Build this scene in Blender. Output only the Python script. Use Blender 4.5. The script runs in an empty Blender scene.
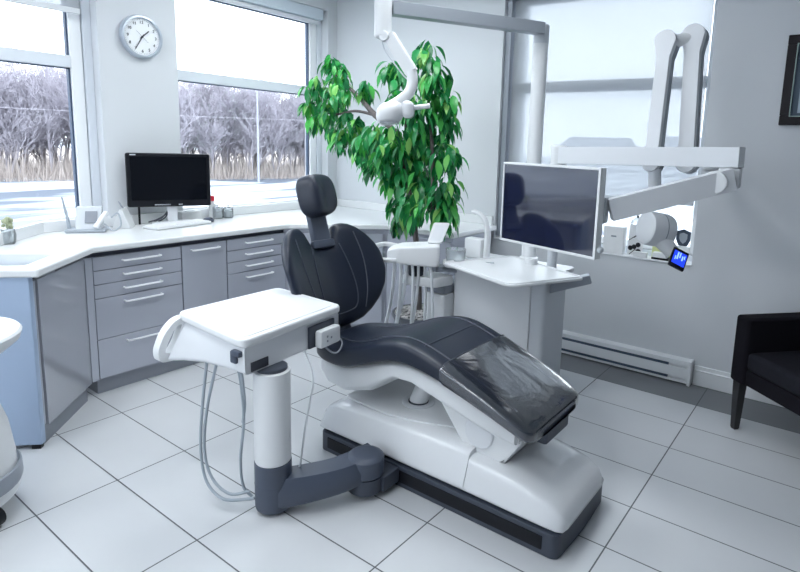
import bpy, bmesh, math, random
from mathutils import Vector, Matrix, Euler
random.seed(7)
scene = bpy.context.scene
COL = scene.collection
V = Vector
PI = math.pi

# ------------------------------------------------------------------ materials
def new_mat(name):
    m = bpy.data.materials.new(name); m.use_nodes = True
    nt = m.node_tree
    for n in list(nt.nodes): nt.nodes.remove(n)
    out = nt.nodes.new('ShaderNodeOutputMaterial')
    return m, nt, out

def pbr(name, col, rough=.5, metal=0., noise=.04, nscale=30., coat=0., bump=0., bscale=200., spec=.5, emit=None, estr=0.):
    m, nt, out = new_mat(name)
    b = nt.nodes.new('ShaderNodeBsdfPrincipled')
    b.inputs['Roughness'].default_value = rough
    b.inputs['Metallic'].default_value = metal
    b.inputs['Specular IOR Level'].default_value = spec
    if coat:
        b.inputs['Coat Weight'].default_value = coat
        b.inputs['Coat Roughness'].default_value = .05
    tc = nt.nodes.new('ShaderNodeTexCoord')
    nz = nt.nodes.new('ShaderNodeTexNoise'); nz.inputs['Scale'].default_value = nscale; nz.inputs['Detail'].default_value = 3
    nt.links.new(tc.outputs['Object'], nz.inputs['Vector'])
    mx = nt.nodes.new('ShaderNodeMix'); mx.data_type = 'RGBA'
    c = V(col)
    mx.inputs['A'].default_value = (*(c*(1-noise)), 1)
    mx.inputs['B'].default_value = (*[min(1, v*(1+noise)) for v in c], 1)
    nt.links.new(nz.outputs['Fac'], mx.inputs['Factor'])
    nt.links.new(mx.outputs['Result'], b.inputs['Base Color'])
    if bump:
        n2 = nt.nodes.new('ShaderNodeTexNoise'); n2.inputs['Scale'].default_value = bscale; n2.inputs['Detail'].default_value = 4
        nt.links.new(tc.outputs['Object'], n2.inputs['Vector'])
        bp = nt.nodes.new('ShaderNodeBump'); bp.inputs['Strength'].default_value = bump; bp.inputs['Distance'].default_value = .004
        nt.links.new(n2.outputs['Fac'], bp.inputs['Height']); nt.links.new(bp.outputs['Normal'], b.inputs['Normal'])
    if emit:
        b.inputs['Emission Color'].default_value = (*emit, 1); b.inputs['Emission Strength'].default_value = estr
    nt.links.new(b.outputs['BSDF'], out.inputs['Surface'])
    return m

def see_through(name, tint, gloss_fac, rough=.02, veil=0., veil_col=(.9,.92,.95), bump=0., bscale=12., fres=1.45):
    """clear pane / film / screen fabric: transparent + fresnel gloss (+ translucent veil)"""
    m, nt, out = new_mat(name)
    tr = nt.nodes.new('ShaderNodeBsdfTransparent'); tr.inputs['Color'].default_value = (*tint, 1)
    base = tr
    if veil:
        tl = nt.nodes.new('ShaderNodeBsdfTranslucent'); tl.inputs['Color'].default_value = (*veil_col, 1)
        df = nt.nodes.new('ShaderNodeBsdfDiffuse'); df.inputs['Color'].default_value = (*veil_col, 1)
        m1 = nt.nodes.new('ShaderNodeMixShader'); m1.inputs[0].default_value = .35
        nt.links.new(tl.outputs[0], m1.inputs[1]); nt.links.new(df.outputs[0], m1.inputs[2])
        m2 = nt.nodes.new('ShaderNodeMixShader'); m2.inputs[0].default_value = veil
        nt.links.new(tr.outputs[0], m2.inputs[1]); nt.links.new(m1.outputs[0], m2.inputs[2])
        base = m2
    if gloss_fac:
        gl = nt.nodes.new('ShaderNodeBsdfGlossy'); gl.inputs['Roughness'].default_value = rough
        fr = nt.nodes.new('ShaderNodeFresnel'); fr.inputs['IOR'].default_value = fres
        mu = nt.nodes.new('ShaderNodeMath'); mu.operation = 'MULTIPLY'; mu.inputs[1].default_value = gloss_fac
        nt.links.new(fr.outputs[0], mu.inputs[0])
        ms = nt.nodes.new('ShaderNodeMixShader')
        nt.links.new(mu.outputs[0], ms.inputs[0]); nt.links.new(base.outputs[0], ms.inputs[1]); nt.links.new(gl.outputs[0], ms.inputs[2])
        if bump:
            tc = nt.nodes.new('ShaderNodeTexCoord')
            n2 = nt.nodes.new('ShaderNodeTexNoise'); n2.inputs['Scale'].default_value = bscale; n2.inputs['Detail'].default_value = 3; n2.inputs['Distortion'].default_value = 1.2
            nt.links.new(tc.outputs['Object'], n2.inputs['Vector'])
            bp = nt.nodes.new('ShaderNodeBump'); bp.inputs['Strength'].default_value = bump; bp.inputs['Distance'].default_value = .02
            nt.links.new(n2.outputs['Fac'], bp.inputs['Height'])
            nt.links.new(bp.outputs['Normal'], gl.inputs['Normal']); nt.links.new(bp.outputs['Normal'], fr.inputs['Normal'])
        base = ms
    nt.links.new(base.outputs[0], out.inputs['Surface'])
    return m

def emission(name, col, strength):
    m, nt, out = new_mat(name)
    e = nt.nodes.new('ShaderNodeEmission'); e.inputs['Color'].default_value = (*col, 1); e.inputs['Strength'].default_value = strength
    nt.links.new(e.outputs[0], out.inputs['Surface'])
    return m

T = .3048
def floor_material():
    m, nt, out = new_mat('floor_tile')
    N = nt.nodes.new; L = nt.links.new
    b = N('ShaderNodeBsdfPrincipled')
    tc = N('ShaderNodeTexCoord'); sp = N('ShaderNodeSeparateXYZ'); L(tc.outputs['Object'], sp.inputs[0])
    def math_(op, a, bb=None, c=None):
        n = N('ShaderNodeMath'); n.operation = op
        for k, v in enumerate((a, bb, c)):
            if v is None: continue
            if isinstance(v, (int, float)): n.inputs[k].default_value = v
            else: L(v, n.inputs[k])
        return n.outputs[0]
    def line(coord, off, size, half):
        t = math_('DIVIDE', math_('SUBTRACT', coord, off), size)
        fr = math_('FRACT', t)
        d = math_('MULTIPLY', math_('SUBTRACT', .5, math_('ABSOLUTE', math_('SUBTRACT', fr, .5))), size)   # distance to the joint
        return math_('LESS_THAN', d, half), math_('FLOOR', t)
    lx, ix = line(sp.outputs['X'], -11.945*T, 2*T, .0029)
    ly, iy = line(sp.outputs['Y'], 2.4187*T, T, .0028)
    grout = math_('MAXIMUM', lx, ly)
    band = math_('GREATER_THAN', sp.outputs['Y'], 11.4187*T)
    # per-tile tone
    cb = N('ShaderNodeCombineXYZ'); L(ix, cb.inputs[0]); L(iy, cb.inputs[1])
    wn = N('ShaderNodeTexWhiteNoise'); L(cb.outputs[0], wn.inputs['Vector'])
    nz = N('ShaderNodeTexNoise'); nz.inputs['Scale'].default_value = 6; nz.inputs['Detail'].default_value = 5
    L(tc.outputs['Object'], nz.inputs['Vector'])
    v = math_('ADD', math_('MULTIPLY', wn.outputs['Value'], .04), math_('MULTIPLY', nz.outputs['Fac'], .06))
    v = math_('ADD', v, .95)
    base = N('ShaderNodeMix'); base.data_type = 'RGBA'
    base.inputs['A'].default_value = (.62, .635, .655, 1); base.inputs['B'].default_value = (.195, .205, .22, 1)
    L(band, base.inputs['Factor'])
    sc = N('ShaderNodeVectorMath'); sc.operation = 'SCALE'; L(base.outputs['Result'], sc.inputs[0]); L(v, sc.inputs['Scale'])
    gm = N('ShaderNodeMix'); gm.data_type = 'RGBA'; L(sc.outputs[0], gm.inputs['A'])
    gm.inputs['B'].default_value = (.05, .055, .068, 1)
    L(math_('MULTIPLY', grout, .92), gm.inputs['Factor'])
    L(gm.outputs['Result'], b.inputs['Base Color'])
    b.inputs['Roughness'].default_value = .32
    b.inputs['Specular IOR Level'].default_value = .45
    bp = N('ShaderNodeBump'); bp.inputs['Strength'].default_value = .4; bp.inputs['Distance'].default_value = .002
    L(math_('SUBTRACT', 1., grout), bp.inputs['Height']); L(bp.outputs['Normal'], b.inputs['Normal'])
    L(b.outputs[0], out.inputs['Surface'])
    return m

def snow_material():
    m, nt, out = new_mat('snowy_ground')
    N = nt.nodes.new; L = nt.links.new
    b = N('ShaderNodeBsdfPrincipled'); b.inputs['Roughness'].default_value = .8
    tc = N('ShaderNodeTexCoord'); mp = N('ShaderNodeMapping'); mp.inputs['Scale'].default_value = (.35, .12, 1)
    L(tc.outputs['Object'], mp.inputs['Vector'])
    nz = N('ShaderNodeTexNoise'); nz.inputs['Scale'].default_value = 1.; nz.inputs['Detail'].default_value = 6; nz.inputs['Distortion'].default_value = .6
    L(mp.outputs[0], nz.inputs['Vector'])
    rp = N('ShaderNodeValToRGB')
    rp.color_ramp.elements[0].position = .42; rp.color_ramp.elements[0].color = (.10, .12, .155, 1)
    rp.color_ramp.elements[1].position = .57; rp.color_ramp.elements[1].color = (.52, .55, .59, 1)
    L(nz.outputs['Fac'], rp.inputs['Fac']); L(rp.outputs['Color'], b.inputs['Base Color'])
    L(b.outputs[0], out.inputs['Surface'])
    return m

def leaf_material():
    m, nt, out = new_mat('glossy_leaf')
    N = nt.nodes.new; L = nt.links.new
    b = N('ShaderNodeBsdfPrincipled'); b.inputs['Roughness'].default_value = .32
    g = N('ShaderNodeNewGeometry')
    rp = N('ShaderNodeValToRGB'); e = rp.color_ramp.elements
    e[0].position = 0; e[0].color = (.010, .15, .05, 1)
    e[1].position = .55; e[1].color = (.025, .32, .085, 1)
    k = e.new(.85); k.color = (.08, .48, .08, 1)
    k = e.new(1.); k.color = (.30, .62, .16, 1)
    L(g.outputs['Random Per Island'], rp.inputs['Fac'])
    L(rp.outputs['Color'], b.inputs['Base Color'])
    tl = N('ShaderNodeBsdfTranslucent'); L(rp.outputs['Color'], tl.inputs['Color'])
    ms = N('ShaderNodeMixShader'); ms.inputs[0].default_value = .25
    L(b.outputs[0], ms.inputs[1]); L(tl.outputs[0], ms.inputs[2]); L(ms.outputs[0], out.inputs['Surface'])
    return m

def mulch_material():
    m, nt, out = new_mat('bark_mulch')
    N = nt.nodes.new; L = nt.links.new
    b = N('ShaderNodeBsdfPrincipled'); b.inputs['Roughness'].default_value = .8
    tc = N('ShaderNodeTexCoord'); vo = N('ShaderNodeTexVoronoi'); vo.inputs['Scale'].default_value = 55
    L(tc.outputs['Object'], vo.inputs['Vector'])
    rp = N('ShaderNodeValToRGB'); e = rp.color_ramp.elements
    e[0].color = (.03, .03, .035, 1); e[1].color = (.55, .53, .52, 1); e[1].position = .9
    sp = N('ShaderNodeSeparateColor'); L(vo.outputs['Color'], sp.inputs[0]); L(sp.outputs[0], rp.inputs['Fac'])
    L(rp.outputs['Color'], b.inputs['Base Color'])
    bp = N('ShaderNodeBump'); bp.inputs['Strength'].default_value = .8; bp.inputs['Distance'].default_value = .01
    L(vo.outputs['Distance'], bp.inputs['Height']); L(bp.outputs['Normal'], b.inputs['Normal'])
    L(b.outputs[0], out.inputs['Surface'])
    return m

M = {}
M['wall'] = pbr('wall_paint', (.66, .68, .71), .75, noise=.015, nscale=3)
M['wall_far'] = pbr('low_bounce_wall_paint', (.30, .31, .33), .75, noise=.015, nscale=3)  # unseen walls made darker to cut the bounced light
M['ceiling'] = pbr('ceiling_paint', (.82, .83, .84), .8, noise=.01)
M['floor'] = floor_material()
M['trim'] = pbr('white_trim', (.88, .90, .92), .4, noise=.01)
M['vinyl'] = pbr('window_vinyl', (.74, .78, .83), .35, noise=.01)
M['gasket'] = pbr('window_gasket', (.04, .07, .13), .5)
M['cassette'] = pbr('shade_cassette', (.60, .67, .74), .45, noise=.01)
M['glass'] = see_through('window_glass', (.97, .985, 1.), .55)
M['shade_fabric'] = see_through('shade_fabric', (.66, .67, .68), 0, veil=.5, veil_col=(.68, .70, .72))
M['counter'] = pbr('solid_surface', (.80, .815, .825), .25, noise=.01)
M['sink'] = pbr('sink_basin', (.66, .70, .745), .35, noise=.01)
M['cab'] = pbr('lacquer_grey', (.50, .52, .59), .24, metal=.25, noise=.02, nscale=8, coat=.35)
M['cab_gloss'] = pbr('lacquer_grey_gloss', (.44, .45, .50), .09, metal=.25, noise=.02, nscale=8, coat=.8)
M['cab_dark'] = pbr('cabinet_shadow_gap', (.05, .055, .08), .6)
M['cab_end'] = pbr('window_tint_panel', (.37, .47, .63), .35, noise=.03, nscale=5, coat=.2)  # blue cast of the window light is put into the panel colour
M['kick'] = pbr('toe_kick_metal', (.30, .32, .36), .4, metal=.3)
M['handle'] = pbr('handle_metal', (.90, .91, .93), .3, metal=0.)
M['white'] = pbr('white_plastic', (.77, .785, .80), .38, noise=.01)
M['white_gloss'] = pbr('white_gloss_plastic', (.80, .815, .835), .2, noise=.01, coat=.15)
M['silicone'] = pbr('silicone_mat', (.70, .715, .73), .6, noise=.01)
M['offwhite'] = pbr('offwhite_plastic', (.72, .74, .77), .35, noise=.01)
M['phone_grey'] = pbr('phone_grey_plastic', (.40, .44, .49), .4)
M['pale_grey'] = pbr('pale_grey_plastic', (.60, .63, .67), .4, noise=.01)
M['mid_grey'] = pbr('mid_grey_plastic', (.30, .33, .38), .4, noise=.02)
M['arm_grey'] = pbr('arm_grey_enamel', (.32, .35, .39), .4, noise=.01)
M['slate'] = pbr('slate_plastic', (.062, .077, .112), .38, noise=.03)
M['plinth'] = pbr('plinth_plastic', (.048, .058, .082), .45, noise=.03)
M['black'] = pbr('black_plastic', (.007, .008, .012), .4, spec=.25)
M['leather'] = pbr('black_vinyl_upholstery', (.013, .019, .036), .36, noise=.1, nscale=60, bump=.12, bscale=350, spec=.4)
M['seam'] = pbr('seam_piping', (.055, .062, .09), .4)
M['headleather'] = pbr('charcoal_vinyl_upholstery', (.022, .028, .046), .38, noise=.1, nscale=60, bump=.12, bscale=350, spec=.4)
M['film'] = see_through('clear_plastic_film', (.78, .84, .95), 3.2, rough=.12, bump=.34, bscale=4, veil=.05, veil_col=(.5, .6, .8), fres=1.5)
M['screen'] = pbr('dark_screen', (.004, .005, .008), .08, noise=.05, spec=.3)
M['screen_navy'] = pbr('navy_screen', (.012, .016, .042), .06, noise=.1, spec=.8, coat=.5)
M['hose'] = pbr('grey_hose', (.36, .41, .46), .4)
M['hose_white'] = pbr('pale_hose', (.82, .85, .88), .4)
M['cable_dark'] = pbr('dark_cable', (.03, .035, .05), .5)
M['chrome'] = pbr('brushed_chrome', (.7, .72, .74), .25, metal=1.)
M['clear'] = see_through('clear_acrylic', (.95, .97, .98), .8, veil=.3, veil_col=(.85, .9, .93))
M['jar_glass'] = see_through('jar_glass', (.90, .93, .95), 1.2, veil=.25, veil_col=(.8, .84, .86))
M['red'] = pbr('red_cap', (.72, .03, .06), .4)
M['black_fabric'] = pbr('black_fabric', (.009, .008, .012), .9, noise=.25, nscale=120, bump=.4, bscale=500, spec=.15)
M['seat_fabric'] = pbr('black_seat_fabric', (.012, .012, .018), .85, noise=.3, nscale=40, bump=.4, bscale=500, spec=.2)
M['dark_wood'] = pbr('dark_wood', (.018, .017, .02), .35, noise=.2, nscale=20)
M['frame_wood'] = pbr('picture_frame_wood', (.010, .007, .010), .45, noise=.2, nscale=20, spec=.25)
M['frame_line'] = pbr('frame_fillet', (.28, .38, .36), .4)
M['picture'] = pbr('picture_print', (.42, .50, .58), .5, noise=.15, nscale=4)
M['mat_board'] = pbr('picture_mount', (.09, .13, .18), .6)
M['clock_rim'] = pbr('clock_rim', (.50, .55, .62), .3, metal=.4)
M['clock_face'] = pbr('clock_face', (.86, .88, .90), .4, noise=.01)
M['ink'] = pbr('black_ink', (.02, .022, .03), .5)
M['ink_grey'] = pbr('grey_ink', (.25, .27, .31), .5)
M['leaf'] = leaf_material()
M['bark'] = pbr('plant_bark', (.11, .095, .095), .8, noise=.35, nscale=40, bump=.5, bscale=80)
M['pot'] = pbr('plant_pot', (.10, .11, .13), .5)
M['mulch'] = mulch_material()
M['snow'] = snow_material()
M['hazed_bark'] = pbr('hazed_tree_bark', (.41, .385, .43), .9, noise=.25, nscale=2)  # pale lilac haze over the distant trees is mixed into the bark colour
M['dry_grass'] = pbr('dry_grass', (.42, .365, .335), .9, noise=.3, nscale=1.5)
M['lamp_post'] = pbr('lamp_post_steel', (.34, .35, .39), .5)
M['house_wall'] = pbr('house_wall', (.45, .46, .50), .8)
M['house_roof'] = pbr('house_roof', (.20, .21, .25), .8)
M['fill_glow'] = emission('fill_panel_glow', (.90, .955, 1.), 11.0)  # glow of the added ceiling panels, fill light for the room
M['lcd_blue'] = emission('lit_blue_display', (.02, .06, .9), .9)
M['lcd_pale'] = emission('lit_pale_display', (.25, .45, 1.), 1.1)
M['paper'] = pbr('white_paper', (.84, .85, .86), .7)
M['sticky'] = pbr('yellow_green_paper', (.66, .72, .34), .7)
M['shield'] = pbr('dark_shield_print', (.03, .045, .075), .4)
M['green_soft'] = pbr('pale_flower_green', (.42, .46, .30), .7, noise=.3)
M['steel_grey'] = pbr('heater_slot_dark', (.07, .10, .15), .5)

# ------------------------------------------------------------------ mesh helpers
def merge(bm, tmp, mat=None):
    if mat is not None: bmesh.ops.transform(tmp, matrix=mat, verts=tmp.verts)
    me = bpy.data.meshes.new('tmp'); tmp.to_mesh(me); tmp.free()
    bm.from_mesh(me); bpy.data.meshes.remove(me)

def add_box(bm, lo, hi, r=0., seg=2, rotz=0., about=None, mat=None):
    """axis box from corner lo to corner hi with rounded edges"""
    lo, hi = V(lo), V(hi)
    t = bmesh.new(); bmesh.ops.create_cube(t, size=1)
    s = hi-lo; c = (hi+lo)/2
    for v in t.verts: v.co = V((v.co.x*s.x, v.co.y*s.y, v.co.z*s.z))
    if r: bmesh.ops.bevel(t, geom=t.edges[:]+t.verts[:], offset=min(r, .49*min(s)), segments=seg, profile=.5, affect='EDGES')
    mm = Matrix.Translation(c)
    if rotz:
        a = V(about) if about else c
        mm = Matrix.Translation(a) @ Matrix.Rotation(rotz, 4, 'Z') @ Matrix.Translation(-a) @ mm
    if mat is not None: mm = mat @ mm
    merge(bm, t, mm)

def add_obox(bm, c, axes, size, r=0., seg=2):
    """box at c with given unit axes (3 vectors)"""
    t = bmesh.new(); bmesh.ops.create_cube(t, size=1)
    for v in t.verts: v.co = V((v.co.x*size[0], v.co.y*size[1], v.co.z*size[2]))
    if r: bmesh.ops.bevel(t, geom=t.edges[:]+t.verts[:], offset=min(r, .49*min(size)), segments=seg, profile=.5, affect='EDGES')
    a, b, c3 = [V(x).normalized() for x in axes]
    mm = Matrix(((a.x, b.x, c3.x, c[0]), (a.y, b.y, c3.y, c[1]), (a.z, b.z, c3.z, c[2]), (0, 0, 0, 1)))
    merge(bm, t, mm)

def bar_axes(p, q, up=(0, 0, 1)):
    x = (V(q)-V(p)).normalized(); u = V(up)
    y = u.cross(x).normalized(); z = x.cross(y)
    return x, y, z

def add_bar(bm, p, q, w, h, r=0., up=(0, 0, 1), seg=2):
    p, q = V(p), V(q)
    add_obox(bm, (p+q)/2, bar_axes(p, q, up), ((q-p).length, w, h), r, seg)

def skin(bm, rings, closed=True, cap=True):
    vs = [[bm.verts.new(p) for p in ring] for ring in rings]
    n = len(rings[0])
    for a, b in zip(vs, vs[1:]):
        for k in range(n if closed else n-1):
            bm.faces.new((a[k], a[(k+1) % n], b[(k+1) % n], b[k]))
    if cap and closed:
        bm.faces.new(list(reversed(vs[0]))); bm.faces.new(vs[-1])
    return vs

def spline(pts, sub=6):
    pts = [V(p) for p in pts]
    if len(pts) < 3 or sub <= 1: return pts
    out = []
    P = [pts[0]*2-pts[1]]+pts+[pts[-1]*2-pts[-2]]
    for i in range(1, len(P)-2):
        a, b, c, d = P[i-1:i+3]
        for s in range(sub):
            t = s/sub
            out.append(.5*((2*b)+(c-a)*t+(2*a-5*b+4*c-d)*t*t+(3*b-a-3*c+d)*t**3))
    out.append(pts[-1])
    return out

def add_tube(bm, pts, r, n=10, sub=6, flat=1., cap=True):
    """round tube along a smooth path; r a number or one radius per given point"""
    src = [V(p) for p in pts]
    path = spline(src, sub)
    if isinstance(r, (int, float)): rad = [r]*len(path)
    else:
        rad = []
        for i in range(len(path)):
            t = i/(len(path)-1)*(len(r)-1); k = min(int(t), len(r)-2); f = t-k
            rad.append(r[k]*(1-f)+r[k+1]*f)
    rings = []; prev = None
    for i, p in enumerate(path):
        d = (path[min(i+1, len(path)-1)]-path[max(i-1, 0)])
        d = d.normalized() if d.length > 1e-9 else V((0, 0, 1))
        if prev is None:
            ref = V((0, 0, 1)) if abs(d.z) < .9 else V((1, 0, 0))
            u = ref.cross(d).normalized()
        else:
            u = (prev-d*prev.dot(d))
            u = u.normalized() if u.length > 1e-6 else V((1, 0, 0))
        prev = u; w = d.cross(u)
        rings.append([p+u*math.cos(2*PI*k/n)*rad[i]+w*math.sin(2*PI*k/n)*rad[i]*flat for k in range(n)])
    skin(bm, rings, cap=cap)

def add_lathe(bm, prof, base, axis=(0, 0, 1), n=32):
    """profile [(radius, height)] turned about axis through base"""
    ax = V(axis).normalized(); ref = V((1, 0, 0)) if abs(ax.x) < .9 else V((0, 1, 0))
    u = ax.cross(ref).normalized(); w = ax.cross(u); b = V(base)
    rings = [[b+ax*h+(u*math.cos(2*PI*k/n)+w*math.sin(2*PI*k/n))*max(r, 1e-4) for k in range(n)] for r, h in prof]
    skin(bm, rings)

def add_prism(bm, poly, z0, z1, r=0., frame=None, seg=2):
    """polygon (2D) pulled from z0 to z1; frame = (origin, ex, ey, ez)"""
    t = bmesh.new()
    lo = [t.verts.new((x, y, z0)) for x, y in poly]; hi = [t.verts.new((x, y, z1)) for x, y in poly]
    n = len(poly)
    for k in range(n): t.faces.new((lo[k], lo[(k+1) % n], hi[(k+1) % n], hi[k]))
    t.faces.new(list(reversed(lo))); t.faces.new(hi)
    bmesh.ops.recalc_face_normals(t, faces=t.faces)
    if r: bmesh.ops.bevel(t, geom=t.edges[:]+t.verts[:], offset=r, segments=seg, profile=.5, affect='EDGES')
    if frame:
        o, a, b, c = [V(x) for x in frame]
        merge(bm, t, Matrix(((a.x, b.x, c.x, o.x), (a.y, b.y, c.y, o.y), (a.z, b.z, c.z, o.z), (0, 0, 0, 1))))
    else: merge(bm, t)

def rounded_poly(poly, r, seg=6):
    """2D polygon with rounded corners (r a number or a list per corner)"""
    out = []; n = len(poly)
    for i in range(n):
        p0, p1, p2 = V(poly[i-1]), V(poly[i]), V(poly[(i+1) % n])
        rr = r[i] if isinstance(r, (list, tuple)) else r
        a, b = (p0-p1), (p2-p1)
        rr = min(rr, a.length*.48, b.length*.48)
        if rr <= 1e-5: out.append(tuple(p1)); continue
        a, b = p1+a.normalized()*rr, p1+b.normalized()*rr
        for k in range(seg+1):
            t = k/seg
            q = a*(1-t)**2+p1*2*t*(1-t)+b*t*t
            out.append((q.x, q.y))
    return out

def thing(name, label, cat, loc=(0, 0, 0), group=None):
    o = bpy.data.objects.new(name, None); COL.objects.link(o)
    o.empty_display_size = .1
    o.location = loc; o['label'] = label; o['category'] = cat
    if group: o['group'] = group
    return o

def world_loc(o):
    p = V((0, 0, 0))
    while o is not None: p = p+o.location; o = o.parent
    return p

def obj(name, bm, mat, parent=None, loc=None, smooth=40, label=None, subsurf=0):
    """the bmesh (world coordinates) becomes ONE mesh object"""
    bmesh.ops.recalc_face_normals(bm, faces=bm.faces)
    base = V(loc) if loc is not None else (world_loc(parent) if parent is not None else V((0, 0, 0)))
    bmesh.ops.translate(bm, verts=bm.verts, vec=-base)
    me = bpy.data.meshes.new(name); bm.to_mesh(me); bm.free()
    if smooth:
        for p in me.polygons: p.use_smooth = True
        me.set_sharp_from_angle(angle=math.radians(smooth))
    me.materials.append(M[mat])
    o = bpy.data.objects.new(name, me); COL.objects.link(o)
    if parent is not None:
        o.parent = parent
        if loc is not None: o.location = base-world_loc(parent)
    else: o.location = base
    if label: o['label'] = label
    if 0 < smooth <= 40:
        wn = o.modifiers.new('flat_faces', 'WEIGHTED_NORMAL'); wn.keep_sharp = True; wn.weight = 80
    if subsurf:
        s = o.modifiers.new('smooth', 'SUBSURF'); s.levels = subsurf; s.render_levels = subsurf
    return o

def tag(o, label, cat, group=None, kind=None):
    o['label'] = label; o['category'] = cat
    if group: o['group'] = group
    if kind: o['kind'] = kind
    return o

def struct(name, bm, mat, parent=None, smooth=30):
    o = obj(name, bm, mat, parent, smooth=smooth)
    if parent is None: o['kind'] = 'structure'
    return o

B = bmesh.new
def box(lo, hi, r=0., seg=2, **k):
    bm = B(); add_box(bm, lo, hi, r, seg, **k); return bm

# ------------------------------------------------------------------ room shell
X0, Y1 = -3.96, 3.81        # window wall, far wall
XR, YF, ZC = 2.6, -2.6, 2.78
bm = B(); add_box(bm, (X0-.2, YF-.1, -.1), (XR+.1, Y1+.2, 0)); struct('floor', bm, 'floor', smooth=0)
bm = B(); add_box(bm, (X0-.2, YF-.1, ZC), (XR+.1, Y1+.2, ZC+.1)); struct('ceiling', bm, 'ceiling')
W1 = (-.35, 1.75, .85, 2.62)      # window 1 : Y range, Z range in the window wall
W2 = (2.27, 3.70, .85, 2.62)
bm = B()
TW = .2
add_box(bm, (X0-TW, YF, 0), (X0, Y1+.2, .85))
add_box(bm, (X0-TW, YF, 2.62), (X0, Y1+.2, ZC))
add_box(bm, (X0-TW, YF, .85), (X0, W1[0], 2.62))
add_box(bm, (X0-TW, W1[1], .85), (X0, W2[0], 2.62))
add_box(bm, (X0-TW, W2[1], .85), (X0, Y1+.2, 2.62))
struct('wall_left', bm, 'wall', smooth=0)
W3 = (-2.215, -.765, .765, 2.62)
bm = B()
add_box(bm, (X0, Y1, 0), (XR, Y1+TW, W3[2])); add_box(bm, (X0, Y1, W3[3]), (XR, Y1+TW, ZC))
add_box(bm, (X0, Y1, W3[2]), (W3[0], Y1+TW, W3[3])); add_box(bm, (W3[1], Y1, W3[2]), (XR, Y1+TW, W3[3]))
struct('wall_back', bm, 'wall', smooth=0)
struct('wall_right', box((XR, YF, 0), (XR+.1, Y1+.2, ZC)), 'wall_far', smooth=0)
W4 = (-3.3, -.8, .9, 2.55)
bm = B(); xa, xb = X0-TW, XR+.1
add_box(bm, (xa, YF-.15, 0), (xb, YF, W4[2])); add_box(bm, (xa, YF-.15, W4[3]), (xb, YF, ZC)); add_box(bm, (xa, YF-.15, W4[2]), (W4[0], YF, W4[3])); add_box(bm, (W4[1], YF-.15, W4[2]), (xb, YF, W4[3]))
struct('wall_front', bm, 'wall_far', smooth=0)

def window_left(name, w):
    """vinyl window set in the X = const wall: frame, sash, transom, pane, gasket, sill"""
    y0, y1, z0, z1 = w
    xo, xi = X0-.17, X0-.085
    root = bpy.data.objects.new(name, None); COL.objects.link(root); root.location = (X0-.1, (y0+y1)/2, z0); root['kind'] = 'structure'
    bm = B()
    add_box(bm, (xo, y0, z0), (xi, y0+.02, z1), .004); add_box(bm, (xo, y1-.05, z0), (xi, y1, z1), .004)
    add_box(bm, (xo, y0+.02, z1-.05), (xi, y1-.05, z1), .004); add_box(bm, (xo, y0+.02, z0), (xi, y1-.05, z0+.04), .004)
    obj('window_frame', bm, 'vinyl', root)
    bm = B(); x2 = xi-.012
    add_box(bm, (xo, y0+.021, z0+.045), (x2, y0+.045, z1-.055), .006); add_box(bm, (xo, y1-.125, z0+.045), (x2, y1-.055, z1-.055), .006)
    add_box(bm, (xo, y0+.045, z1-.12), (x2, y1-.125, z1-.055), .006); add_box(bm, (xo, y0+.045, z0+.045), (x2, y1-.125, z0+.09), .006)
    obj('sash', bm, 'trim', root)
    obj('transom', box((xo, y0+.045, 1.878), (x2+.006, y1-.125, 1.952), .006), 'vinyl', root)
    bm = B()
    for (za, zb) in ((z0+.09, 1.878), (1.952, z1-.12)):
        for ya in (y0+.045, y1-.135): add_box(bm, (xo+.02, ya, za), (x2-.02, ya+.01, zb))
        add_box(bm, (xo+.02, y0+.045, zb-.006), (x2-.02, y1-.125, zb))
    obj('gasket', bm, 'gasket', root)
    bm = B(); add_box(bm, (xo+.035, y0+.04, z0+.085), (xo+.041, y1-.12, z1-.11)); obj('pane', bm, 'glass', root, smooth=0)
    return root
window_left('window_1', W1); window_left('window_2', W2)

# window 3, far wall
x0, x1, z0, z1 = W3
root = bpy.data.objects.new('window_3', None); COL.objects.link(root); root.location = ((x0+x1)/2, Y1+.12, z0); root['kind'] = 'structure'
yi, yo = Y1+.10, Y1+.185
bm = B()
add_box(bm, (x0, yi, z0), (x0+.05, yo, z1), .004); add_box(bm, (x1-.02, yi, z0), (x1, yo, z1), .004)
add_box(bm, (x0+.05, yi, z1-.05), (x1-.02, yo, z1), .004); add_box(bm, (x0+.05, yi, z0), (x1-.02, yo, z0+.05), .004)
obj('window_frame', bm, 'vinyl', root)
bm = B()
add_box(bm, (x0+.055, yi+.015, z0+.055), (x0+.12, yo, z1-.055), .005); add_box(bm, (x1-.045, yi+.015, z0+.055), (x1-.021, yo, z1-.055), .005)
add_box(bm, (x0+.12, yi+.015, z1-.11), (x1-.045, yo, z1-.055), .005); add_box(bm, (x0+.12, yi+.015, z0+.055), (x1-.045, yo, z0+.10), .005)
obj('sash', bm, 'trim', root)
obj('transom', box((x0+.12, yi+.01, 1.878), (x1-.045, yo, 1.952), .006), 'vinyl', root)
bm = B(); add_box(bm, (x0+.11, yi+.04, z0+.09), (x1-.04, yi+.046, z1-.1)); obj('pane', bm, 'glass', root, smooth=0)
bm = B(); add_box(bm, (x0+.001, Y1-.012, z0), (x1-.001, yi-.001, z0+.012), .004); obj('window_sill', bm, 'trim', root)

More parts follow.
